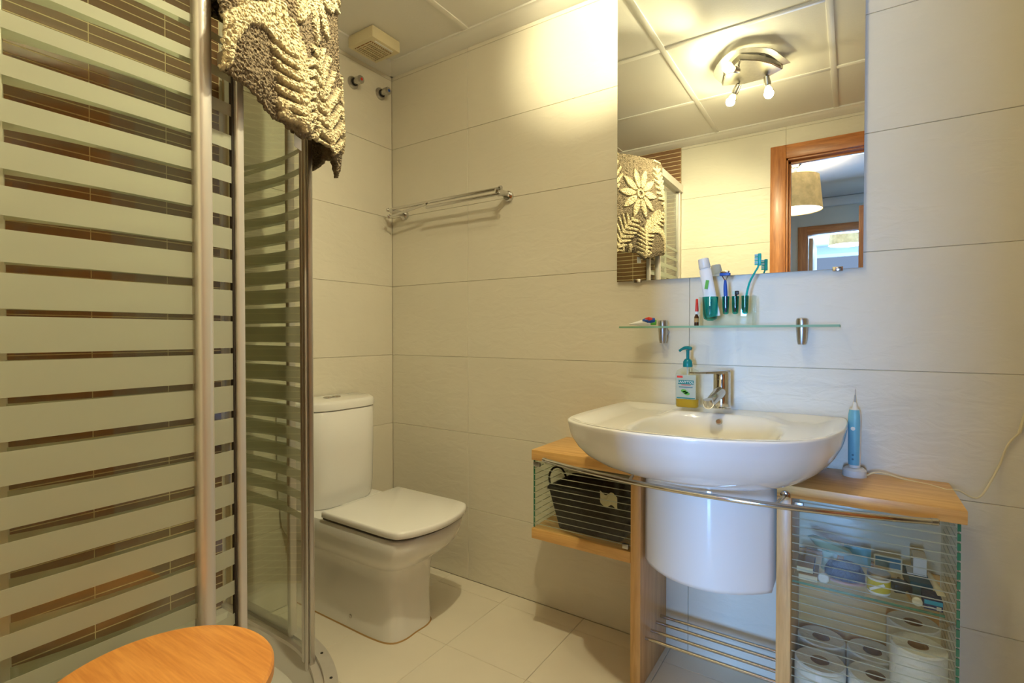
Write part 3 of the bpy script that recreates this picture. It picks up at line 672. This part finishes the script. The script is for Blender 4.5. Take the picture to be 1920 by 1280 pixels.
# ------------------------------------------------------------------ wash basin
OB = [(1.137, -.002), (1.128, -.10), (1.124, -.22), (1.122, -.33), (1.134, -.425), (1.180, -.470), (1.255, -.503), (1.352, -.522), (1.455, -.520), (1.56, -.497), (1.665, -.440), (1.730, -.350), (1.762, -.235), (1.772, -.12), (1.770, -.03), (1.762, -.002)]
ob = [(p.x, p.y) for p in spline([(x, y, 0) for x, y in OB], 14)]
nb = 90; ob += [(1.762-(1.762-1.137)*k/nb, -.002) for k in range(1, nb)]
ZB = .800
bs = thing('washbasin', (1.45, -.2, .65), 'white ceramic washbasin with chrome overflow hole mounted above the wooden cabinet', 'washbasin')
def smst(a, b_, x): t = max(0, min(1, (x-a)/(b_-a))); return t*t*(3-2*t)
def front(x):   # approximate front edge y at x
    best = -.5
    for (x0, y0), (x1, y1) in zip(OB[4:-1], OB[5:]):
        if x0 <= x <= x1: return y0+(y1-y0)*(x-x0)/(x1-x0)
    return best
def zt(x, y, e):
    """e = distance-like factor from the rim (0 rim .. 1 centre)"""
    f = front(max(1.135, min(1.761, x)))
    de = min(x-1.128, 1.768-x, y-f)          # distance to outer edge
    w1 = smst(.014, .075, de)*.016*smst(-.005, .05, -y)          # shallow wings
    bx = smst(1.275, 1.350, x)*(1-smst(1.570, 1.645, x))
    q = (abs((x-1.460)/.185)**3.2+abs((y+.292)/.190)**3.2)**(1/3.2)
    bowl = .100*(1-smst(.62, 1.0, q))
    deck = bx*(1-smst(.118, .150, -y))*.016*smst(-.005, .05, -y)
    return ZB-w1+deck*.9-bowl
ccx, ccy = 1.455, -.27
rings = []
for z, kx, ky in ((.636, .56, .63), (.640, .60, .66), (.655, .70, .74), (.675, .80, .83), (.700, .885, .90), (.725, .94, .945), (.750, .975, .975), (.762, .985, .985), (.785, .996, .995), (.794, 1.0, 1.0), (.7985, .9985, .998), (.800, .992, .990)):
    rings.append([(ccx+(x-ccx)*kx, (y*ky if y > -.01 else y*ky), z) for x, y in ob])
K = [.987-.0145*q for q in range(66)]+[.03]
for k in K: rings.append([(ccx+(x-ccx)*k, ccy+(y-ccy)*k, zt(ccx+(x-ccx)*k, ccy+(y-ccy)*k, k)) for x, y in ob])
obj('basin_body', loft(rings), ceramic, bs, angle=70)
obj('overflow_hole', lathe((1.4665, -.1405, .7795), [(.0082, 0), (.0082, .0035), (.0068, .0045)], axis=(.05, -.85, .45), n=20), steel, bs); obj('overflow_void', lathe((1.4668, -.1445, .7816), [(.0062, 0), (.0062, .0006)], axis=(.05, -.85, .45), n=20), card, bs)
obj('plughole', lathe((1.455, -.30, .7022), [(.022, 0), (.022, .002), (.015, .003)], n=24), chrome, bs)
pd = [];
for k in range(31):
    t = -1+2*k/30; pd.append((1.452+.165*t, -.30*(1-abs(t)**3.0)**.5 if False else -.235-.085*(1-abs(t)**2.2)))
pd = [(1.287, -.01)]+pd+[(1.617, -.01)]
def prg(z, kx, ky): return [(1.452+(x-1.452)*kx, y*ky, z) for x, y in pd]
obj('pedestal_cover', loft([prg(.368, .95, .93), prg(.372, .985, .985), prg(.385, 1, 1), prg(.50, 1, 1.0), prg(.62, 1.0, 1.0), prg(.650, .98, .98)]), ceramic, bs, angle=60)
# mixer tap
fc = thing('mixer_tap', (1.462, -.085, .815), 'chrome single-lever mixer tap on the basin deck', 'tap')
obj('body', lathe((1.462, -.080, .812), [(.027, 0), (.027, .003), (.0235, .006), (.0235, .085), (.022, .088)], n=36), chrome, fc)
obj('spout', loft([[Vector((1.462+a*1, -.09+b_*1, .862+c*1)) for a, b_, c in r] for r in
    [[(math.cos(t)*.016, 0, math.sin(t)*.020) for t in [2*PI*k/20 for k in range(20)]],
     [(math.cos(t)*.0155-.008, -.045+.006*math.sin(t), -.014+math.sin(t)*.016) for t in [2*PI*k/20 for k in range(20)]],
     [(math.cos(t)*.014-.016, -.085+.008*math.sin(t), -.030+math.sin(t)*.012) for t in [2*PI*k/20 for k in range(20)]]]]), chrome, fc)
obj('aerator', lathe((1.445, -.172, .836), [(.0125, .010), (.0135, .004), (.0135, -.010), (.011, -.012)], axis=(-.1, -.25, 1), n=24), chrome, fc)
obj('lever_cap', lathe((1.462, -.080, .8985), [(.0235, 0), (.0235, .018), (.021, .022)], n=36), chrome, fc)
obj('lever', loft([[(1.462+a, b_+y, c) for a, y, c in ((-w_, 0, z), (w_, 0, z), (w_, 0, z+h), (-w_, 0, z+h))] for b_, w_, z, h, in ((-.070, .021, .914, .010), (-.10, .018, .914, .008), (-.16, .011, .916, .005), (-.205, .008, .918, .004))] , True, True), chrome, fc, smooth=False)
fc_l = [o for o in fc.children if o.name.startswith('lever') and not o.name.startswith('lever_cap')][0]
fc_l.rotation_euler = (0, 0, math.radians(-28)); fc_l.location = (-.0022, -.001, 0)
# soap bottle
so_ = thing('soap_dispenser', (1.365, -.085, .806), 'clear hand soap pump bottle with teal pump on the basin left of the tap', 'soap bottle')
def bott(z, hw, d): return [(1.365+x, -.085+y, z) for x, y in rrect(-hw, hw, -d, d, min(hw, d)*.7, 5)]
ZP = .8065
obj('bottle', loft([bott(ZP, .031, .017), bott(ZP+.004, .034, .020), bott(ZP+.100, .034, .020), bott(ZP+.112, .030, .018), bott(ZP+.121, .014, .012), bott(ZP+.128, .011, .010)]), clearpl, so_, angle=50)
obj('liquid_soap', loft([bott(ZP+.002, .030, .016), bott(ZP+.005, .0325, .0185), bott(ZP+.026, .0325, .0185)]), yellow_l, so_, angle=50)
obj('label', box(1.336, 1.394, -.1062, -.1054, ZP+.028, ZP+.100, .0), labelm, so_)
obj('label_band', box(1.342, 1.388, -.1070, -.1062, ZP+.072, ZP+.084), teal, so_)
RX = Matrix.Rotation(PI/2, 4, 'X')
text('SANYTOL', .0105, (1.365, -.1073, ZP+.078), RX, print_w, 'label_lettering', so_)
obj('label_mark', box(1.339, 1.356, -.1068, -.1062, ZP+.091, ZP+.097, .0), red, so_)
obj('label_line', box(1.352, 1.380, -.1068, -.1062, ZP+.069, ZP+.0705), red, so_); obj('label_line', box(1.345, 1.385, -.1067, -.1062, ZP+.062, ZP+.0645), grey_blue, so_)
obj('label_line', box(1.338, 1.392, -.1067, -.1062, ZP+.029, ZP+.032), teal, so_)
for k, (a, z) in enumerate(((.0, .048), (.5, .044), (-.5, .052))):
    b = lathe((1.364+.005*math.sin(a*3), -.1066, ZP+z), [(.008, 0), (.008, .0006)], axis=(0, -1, 0), n=20); bmesh.ops.scale(b, verts=b.verts, vec=(1, 1, .6), space=Matrix.Translation((-1.364, .1066, -ZP-z))); obj('leaf_print', b, green_p, so_)
obj('dip_tube', tube([(1.365, -.085, ZP+.008), (1.364, -.085, ZP+.13)], .0022, 8), plastic_w, so_)
obj('pump_collar', lathe((1.365, -.085, ZP+.123), [(.0135, 0), (.0140, .002), (.0135, .016), (.010, .022), (.006, .025)], n=28), teal, so_)
obj('pump_stem', lathe((1.365, -.085, ZP+.145), [(.0045, 0), (.0045, .025), (.006, .030)], n=16), teal, so_)
obj('pump_spout', tube(spline([(1.376, -.087, ZP+.178), (1.365, -.085, ZP+.181), (1.352, -.083, ZP+.179), (1.339, -.081, ZP+.171)], 4), [.0055]*5+[.0050]*4+[.0040]*4, 12), teal, so_)
# electric toothbrush
eb = thing('electric_toothbrush', (1.786, -.052, .652), 'pale blue electric toothbrush standing in its white charger on the cabinet top', 'electric toothbrush')
cx, cy = 1.787, -.055; ZT = .6525
obj('charger', lathe((cx, cy, ZT), [(.026, 0), (.0275, .004), (.0265, .020), (.021, .026), (.014, .027)], n=36), plastic_w, eb)
def hb_(z, r, kx=1): return [(cx+r*kx*math.cos(t), cy+r*math.sin(t), ZT+z) for t in [2*PI*k/28 for k in range(28)]]
obj('handle', loft([hb_(.027, .0125), hb_(.045, .0138), hb_(.12, .0142), hb_(.145, .0150), hb_(.165, .0140), hb_(.180, .0110)]), plastic_w, eb, angle=60)
def half(z, r):
    return [(cx+r*math.cos(math.radians(a)), cy+r*math.sin(math.radians(a)), ZT+z) for a in range(195, 316, 10)]
fr2 = [half(z, r+.0012) for z, r in ((.034, .0130), (.045, .0138), (.12, .0142), (.145, .0150), (.165, .0142), (.178, .0118))]
bk = [half(z, r-.001) for z, r in ((.034, .0130), (.045, .0138), (.12, .0142), (.145, .0150), (.165, .0142), (.178, .0118))]
obj('rubber_grip', loft([f+g[::-1] for f, g in zip(fr2, bk)]), pale_blue, eb, angle=60)
for z in (.050, .061): obj('indicator', lathe((cx-.004, cy-.0150, ZT+z), [(.0026, 0), (.0026, .0009)], axis=(-.25, -1, 0), n=12), grey_blue, eb)
obj('power_button', lathe((cx-.004, cy-.0158, ZT+.130), [(.0050, 0), (.0050, .0015), (.003, .002)], axis=(-.25, -1, 0), n=16), plastic_w, eb)
obj('neck', lathe((cx, cy, ZT+.180), [(.0075, 0), (.0055, .004), (.0045, .016), (.0035, .018)], n=20), plastic_w, eb); obj('shaft', lathe((cx, cy, ZT+.198), [(.0022, 0), (.0020, .018), (.0009, .019), (.0006, .034)], n=12), steel, eb)
cb = spline([(1.812, -.050, .659), (1.84, -.035, .668), (1.90, -.03, .6565), (1.945, -.05, .6555), (1.97, -.075, .6555), (1.995, -.06, .6535), (2.033, -.045, .640), (2.071, -.010, .705), (2.089, -.006, .764), (2.109, -.006, .796)], 6)
pc = thing('power_cable', (1.95, -.03, .655), 'thin cream cable running over the right cabinet top and up the wall', 'cable')
obj('cord', tube(cb, .0022, 8), cream_pl, pc); obj('plug_sleeve', tube([(2.109, -.006, .796), (2.116, -.006, .83), (2.125, -.006, .87)], .0035, 10), cream_pl, pc)
# ------------------------------------------------------------------ vanity cabinet
cab = thing('vanity_cabinet', (1.45, -.13, 0), 'maple vanity cabinet with striped glass fronts around the basin pedestal', 'cabinet')
F = -.25
def board(name, x0, x1, z0, z1, m=maple, y0=F, y1=-.002): return obj(name, box(x0, x1, y0, y1, z0, z1, .0012), m, cab)
board('top_board', .911, 1.2775, .6185, .652); board('bottom_board', .911, 1.2475, .362, .395)
board('upright', 1.248, 1.278, .0, .618, maple_z); board('upright', 1.626, 1.658, .0, .6265, maple_z)
board('top_board', 1.626, 1.984, .627, .6565); board('bottom_board', 1.6585, 1.978, .085, .112)
obj('back_board', box(1.659, 1.968, -.008, -.002, .113, .42), maple, cab)
def lined(name, x0, x1, z0, z1, y, n, side=False, x=None, ya=None, yb=None, edge=None):
    if not side: o = obj(name, box(x0, x1, y-.002, y+.002, z0, z1), glass, cab, smooth=False)
    else: o = obj(name, box(x-.002, x+.002, ya, yb, z0, z1), glass, cab, smooth=False)
    for k in range(n):
        z = z0+(z1-z0)*(k+.7)/n
        if not side: obj('fine_line', box(x0, x1, y-.0028, y-.0021, z-.0011, z+.0011), frost_l, o, smooth=False)
        else: obj('fine_line', box(x+.0021, x+.0028, ya, yb, z-.0011, z+.0011), frost_l, o, smooth=False)
    return o
g1 = lined('glass_door', .918, 1.2465, .397, .617, F+.008, 11); obj('door_clip', box(1.222, 1.240, F+.001, F+.010, .400, .414, .001), steel, g1); obj('door_clip', box(.916, .940, F+.001, F+.010, .598, .612, .001), steel, g1)
g2 = lined('side_glass', 0, 0, .397, .617, 0, 11, True, .9155, F+.012, -.004); obj('glass_edge', box(.9130, .9180, F+.0095, F+.0115, .397, .617), edge_g, g2, smooth=False)
g3 = lined('glass_door', 1.660, 1.9665, .110, .625, F+.008, 25); obj('door_clip', box(1.664, 1.684, F+.001, F+.010, .606, .618, .001), steel, g3)
g4 = lined('side_glass', 0, 0, .110, .626, 0, 25, True, 1.9715, F+.012, -.004)
for k in range(25):
    z = .110+.516*k/25; obj('glass_edge', box(1.9685, 1.9745, F+.0070, F+.0115, z+.004, z+.0195), edge_g, g4, smooth=False)
gs = obj('inner_glass_shelf', box(1.6595, 1.952, -.225, -.010, .4105, .4155), glass, cab, smooth=False); obj('glass_edge', box(1.6595, 1.952, -.2262, -.2251, .4105, .4155), edge_g, gs, smooth=False)
for y in (-.062, -.105, -.157, -.205):
    obj('rack_rod', tube([(1.274, y, .131), (1.630, y, .131)], .0050, 12), chrome, cab)
trl = thing('towel_bar', (1.45, -.3, .63), 'bowed chrome towel bar across the front of the cabinet', 'towel bar')
bp_ = [(x, -.375+.085*((x-1.455)/.47)**2, .6355) for x in [.984+(1.925-.984)*k/40 for k in range(41)]]
obj('bar', tube(bp_, .0068, 16), chrome, trl)
for x in (.984, 1.925): y = -.375+.085*((x-1.455)/.47)**2; obj('end_cap', lathe((x, y, .6355), [(.0074, -.006), (.0074, .006), (.005, .008)], axis=(1 if x > 1.4 else -1, .3, 0), n=16), chrome, trl)
for x in (1.263, 1.645):
    y = -.375+.085*((x-1.455)/.47)**2; obj('mount', tube([(x, F-.001, .632), (x+(.02 if x < 1.4 else -.01), y, .6355)], .0048, 12), chrome, trl); obj('mount_flange', lathe((x, F-.0005, .632), [(.0115, 0), (.0115, .004), (.008, .006)], axis=(0, -1, 0), n=24), chrome, trl)
# black basket in the left box
bk = thing('storage_basket', (1.09, -.12, .396), 'black woven basket with handle in the left glass-fronted compartment', 'basket')
def rr(x0, x1, y0, y1, z, r=.012): return [(x, y, z) for x, y in rrect(x0, x1, y0, y1, r, 4)]
obj('basket_body', loft([rr(.985, 1.20, -.205, -.045, .397), rr(.957, 1.232, -.222, -.030, .521), rr(.952, 1.237, -.226, -.026, .524), rr(.952, 1.237, -.226, -.026, .532), rr(.962, 1.227, -.216, -.036, .532), rr(.990, 1.195, -.20, -.05, .402)]), black, bk)
obj('handle', tube(spline([(.958, -.205, .525), (.948, -.198, .560), (.956, -.180, .584), (.976, -.160, .578), (.992, -.145, .530)], 5), .0035, 8), blackpl, bk)
tg = thing('paper_packet', (1.18, -.215, .53), 'crumpled pale packet sticking out of the black basket', 'packet')
b = bmesh.new(); bmesh.ops.create_grid(b, x_segments=8, y_segments=5, size=.5)
for v in b.verts: v.co = Vector((1.172+v.co.x*.055, -.229-.004*random.random(), .530+v.co.y*.035+.006*math.sin(v.co.x*9)))
r_ = bmesh.ops.solidify(b, geom=b.faces[:], thickness=.003); obj('wrapper', b, ivory, tg, smooth=False)
# things on the inner glass shelf
ZG = .4165
bx = thing('flat_box', (1.690, -.19, ZG), 'upper small tan box with cream edge, left end of the inner glass shelf', 'box')
obj('box_body', box(1.667, 1.703, -.205, -.125, ZG+.0165, ZG+.0295, .001), tanm, bx); obj('box_edge', box(1.6675, 1.7025, -.2058, -.2050, ZG+.0175, ZG+.0285), ivory, bx); obj('side_band', box(1.703, 1.7045, -.205, -.125, ZG+.0165, ZG+.0295), blackpl, bx)
bx = thing('flat_box', (1.70, -.19, ZG), 'lower small tan box with cream edge, under the other one on the inner glass shelf', 'box')
obj('box_body', box(1.672, 1.713, -.215, -.130, ZG+.0005, ZG+.0155, .001), tanm, bx); obj('box_edge', box(1.6725, 1.7125, -.2158, -.2150, ZG+.0015, ZG+.0145), ivory, bx)
sd = thing('soap_dish', (1.74, -.09, ZG), 'pale green oval dish tilted behind the small tan boxes', 'dish')
b = lathe((0, 0, 0), [(.004, -.018), (.030, -.014), (.050, 0), (.040, .008), (.015, .012), (.002, .013)], n=32); bmesh.ops.scale(b, verts=b.verts, vec=(1.05, .62, 1)); rot(b, .25, 'Y', (0, 0, 0)); rot(b, -.45, 'X', (0, 0, 0)); bmesh.ops.translate(b, verts=b.verts, vec=(1.735, -.105, ZG+.062)); obj('dish_body', b, soapg, sd)
obj('dish_foot', lathe((1.735, -.105, ZG), [(.020, 0), (.016, .03), (.018, .048)], n=20), soapg, sd)
nv = thing('net_pouch', (1.765, -.15, ZG), 'dark blue net pouch with pink rim in the middle of the inner shelf', 'pouch')
b = lathe((0, 0, 0), [(.020, 0), (.038, .006), (.040, .022), (.033, .040), (.02, .046)], n=28)
for v in b.verts: v.co.x *= 1.05+.06*math.sin(v.co.z*300+v.co.y*80); v.co.y *= .8
bmesh.ops.translate(b, verts=b.verts, vec=(1.768, -.160, ZG)); obj('pouch_body', b, navy, nv)
b = lathe((0, 0, 0), [(.034, .0005), (.042, .003), (.042, .007), (.036, .010)], n=28); bmesh.ops.scale(b, verts=b.verts, vec=(1.05, .8, 1)); bmesh.ops.translate(b, verts=b.verts, vec=(1.768, -.160, ZG)); obj('rim', b, mat('dusty_pink', srgb(196, 150, 140), .6), nv)
cpz = thing('white_pot', (1.728, -.2, ZG), 'small white round pot leaning on the blue pouch', 'pot'); obj('cap_body', lathe((1.727, -.200, ZG+.0125), [(.0115, 0), (.012, .002), (.012, .012), (.010, .014)], axis=(-.2, -1, .2), n=24), plastic_w, cpz)
jr = thing('jar', (1.836, -.17, ZG), 'yellow labelled cosmetic jar with silver lid on the inner glass shelf', 'jar')
obj('jar_body', lathe((1.836, -.185, ZG), [(.020, 0), (.0225, .003), (.0225, .036), (.021, .038)], n=32), print_w, jr); obj('jar_label', lathe((1.836, -.185, ZG), [(.0229, .007), (.0229, .033)], n=32, cap=False), yellow_p, jr); obj('lid', lathe((1.836, -.185, ZG), [(.0225, .038), (.0235, .040), (.0235, .047), (.021, .049)], n=32), steel, jr)
b = box(-.016, .016, -.0006, .0006, -.003, .003); rot(b, -.5, 'Y', (0, 0, 0)); bmesh.ops.translate(b, verts=b.verts, vec=(1.832, -.2088, ZG+.021)); obj('label_band', b, print_w, jr)
bk2 = thing('compact_case', (1.878, -.15, ZG), 'black triangular-marked cosmetic case to the right of the yellow jar', 'case'); b = box(1.862, 1.898, -.165, -.125, ZG, ZG+.020, .003); rot(b, .25, 'Z', (1.88, -.145, ZG)); obj('case_body', b, blackpl, bk2)
cd = thing('mirror_card', (1.845, -.09, ZG), 'small blue-grey picture card leaning at the back of the inner shelf', 'card'); b = box(1.83, 1.888, -.072, -.069, ZG, ZG+.050, .0); obj('card_face', b, ivory, cd); obj('card_print', box(1.833, 1.885, -.0726, -.0721, ZG+.022, ZG+.046), grey_blue, cd)
cd = thing('picture_card', (1.78, -.05, ZG), 'pale blue card standing behind the net pouch', 'card'); obj('card_face', box(1.765, 1.825, -.045, -.042, ZG, ZG+.052), pale_blue, cd)
bl = thing('pencil', (1.895, -.16, ZG), 'brown pencil lying in front of the dark teal box', 'pencil'); obj('shaft', tube([(1.897, -.205, ZG+.0045), (1.880, -.085, ZG+.0045)], .0040, 8), tanm, bl); 
rc = thing('round_tin', (1.905, -.21, ZG), 'small round ivory lid standing at the shelf front beside the turquoise box', 'lid'); obj('lid_body', lathe((1.9055, -.2095, ZG+.0100), [(.0085, 0), (.0095, .001), (.0095, .006), (.008, .007)], axis=(0, -1, .15), n=24), ivory, rc)
bxt = thing('carton', (1.935, -.2, ZG), 'turquoise and navy carton at the front right of the inner shelf', 'box')
obj('carton_body', box(1.917, 1.950, -.216, -.160, ZG, ZG+.022, .0008), navy, bxt, smooth=False); obj('cyan_panel', box(1.9175, 1.9495, -.2166, -.2161, ZG+.012, ZG+.021), cyan_p, bxt); obj('white_lettering', box(1.9245, 1.935, -.2166, -.2161, ZG+.004, ZG+.007), print_w, bxt); obj('white_lettering', box(1.939, 1.947, -.2166, -.2161, ZG+.002, ZG+.010), ivory, bxt)
bxd = thing('carton', (1.92, -.12, ZG), 'dark teal long carton behind the turquoise one', 'box'); b = box(1.893, 1.935, -.150, -.045, ZG, ZG+.030, .001); rot(b, .08, 'Z', (1.915, -.09, ZG)); obj('carton_body', b, dkteal, bxd, smooth=False)
bxw = thing('carton', (1.925, -.08, ZG+.031), 'pale grey upright carton standing on the dark teal box', 'box'); obj('carton_body', box(1.906, 1.932, -.110, -.060, ZG+.0345, ZG+.075, .001), print_w, bxw, smooth=False); obj('carton_flap', box(1.895, 1.932, -.1105, -.070, ZG+.0315, ZG+.0342), print_w, bxw)
tb3 = thing('squeeze_tube', (1.947, -.2, ZG), 'ivory squeeze tube leaning on the turquoise carton', 'tube'); tubepaste((1.950, -.195, ZG+.028), (1.934, -.120, ZG+.045), .008, .008, ivory, tb3, 'tube_body')
# toilet paper: two layers of rolls at the bottom right
def roll_mesh():
    b = lathe((0, 0, 0), [(.0205, .004), (.052, .0), (.0555, .003), (.0555, .097), (.052, .100), (.0205, .0985)], n=40, cap=False); return b
r0 = thing('toilet_roll', (1.718, -.185, .113), 'x', 'toilet roll', 'toilet rolls in the right cabinet')
b = roll_mesh(); bmesh.ops.translate(b, verts=b.verts, vec=(1.718, -.185, .113)); obj('tissue', b, paper, r0)
b = lathe((1.718, -.185, .113), [(.0203, .003), (.0203, .099), (.0192, .099), (.0192, .003)], n=28, cap=False); obj('core', b, card, r0)
def dup(root, loc, label):
    r = root.copy(); COL.objects.link(r); r.location = loc; r['label'] = label
    for ch in list(root.children): c = ch.copy(); COL.objects.link(c); c.parent = r
    return r
r0['label'] = 'toilet roll at the front left of the right cabinet'
for x, y, z, lb in ((1.716, -.067, .113, 'toilet roll at the back left of the right cabinet'), (1.832, -.178, .113, 'toilet roll front middle, between the left roll and the tall stack'), (1.829, -.066, .113, 'toilet roll back middle, between the left roll and the tall stack'),
                    (1.909, -.0, 0, '')):
    if lb: dup(r0, (x, y, z), lb)
for x, y, z, lb in ((1.9075+.004, -.180, .2135, 'upper toilet roll of the front right stack'), (1.909, -.064, .2135, 'upper toilet roll of the back right stack'),
                    (1.9115+.0, -.180, .113, 'lower toilet roll of the front right stack'), (1.909, -.064, .113, 'lower toilet roll of the back right stack')):
    pass
for x, y, z, lb in ((1.9110, -.178, .2135, 'upper toilet roll of the front right stack'), (1.9110, -.178, .113, 'lower toilet roll of the front right stack'),
                    (1.9110, -.0645, .2135, 'upper toilet roll of the back right stack'), (1.9110, -.0645, .113, 'lower toilet roll of the back right stack')):
    q = dup(r0, (x, y, z), lb); q.scale = (.96, .96, 1)
# ------------------------------------------------------------------ stool in the foreground
ZST = .575; sx_, sy_, sr_ = 1.030, -1.374, .1365
st = thing('stool', (sx_, sy_, 0), 'round orange beech stool in front of the striped shower glass', 'stool')
obj('seat', lathe((sx_, sy_, ZST-.022), [(sr_-.006, 0), (sr_, .005), (sr_, .018), (sr_-.003, .0215), (sr_-.006, .022)], n=80), stoolwood, st)
for k in range(4):
    a = PI/4+k*PI/2; c, s_ = math.cos(a), math.sin(a)
    obj('leg', tube([(sx_+c*.085, sy_+s_*.085, ZST-.02), (sx_+c*.115, sy_+s_*.115, .001)], [.012, .010], 14), maple_z, st)
b = bmesh.new(); 
for k in range(4):
    a = PI/4+k*PI/2; a2 = a+PI/2; R_ = .104
    obj('rung', tube([(sx_+math.cos(a)*R_, sy_+math.sin(a)*R_, .20), (sx_+math.cos(a2)*R_, sy_+math.sin(a2)*R_, .20)], .006, 10), maple_z, st)
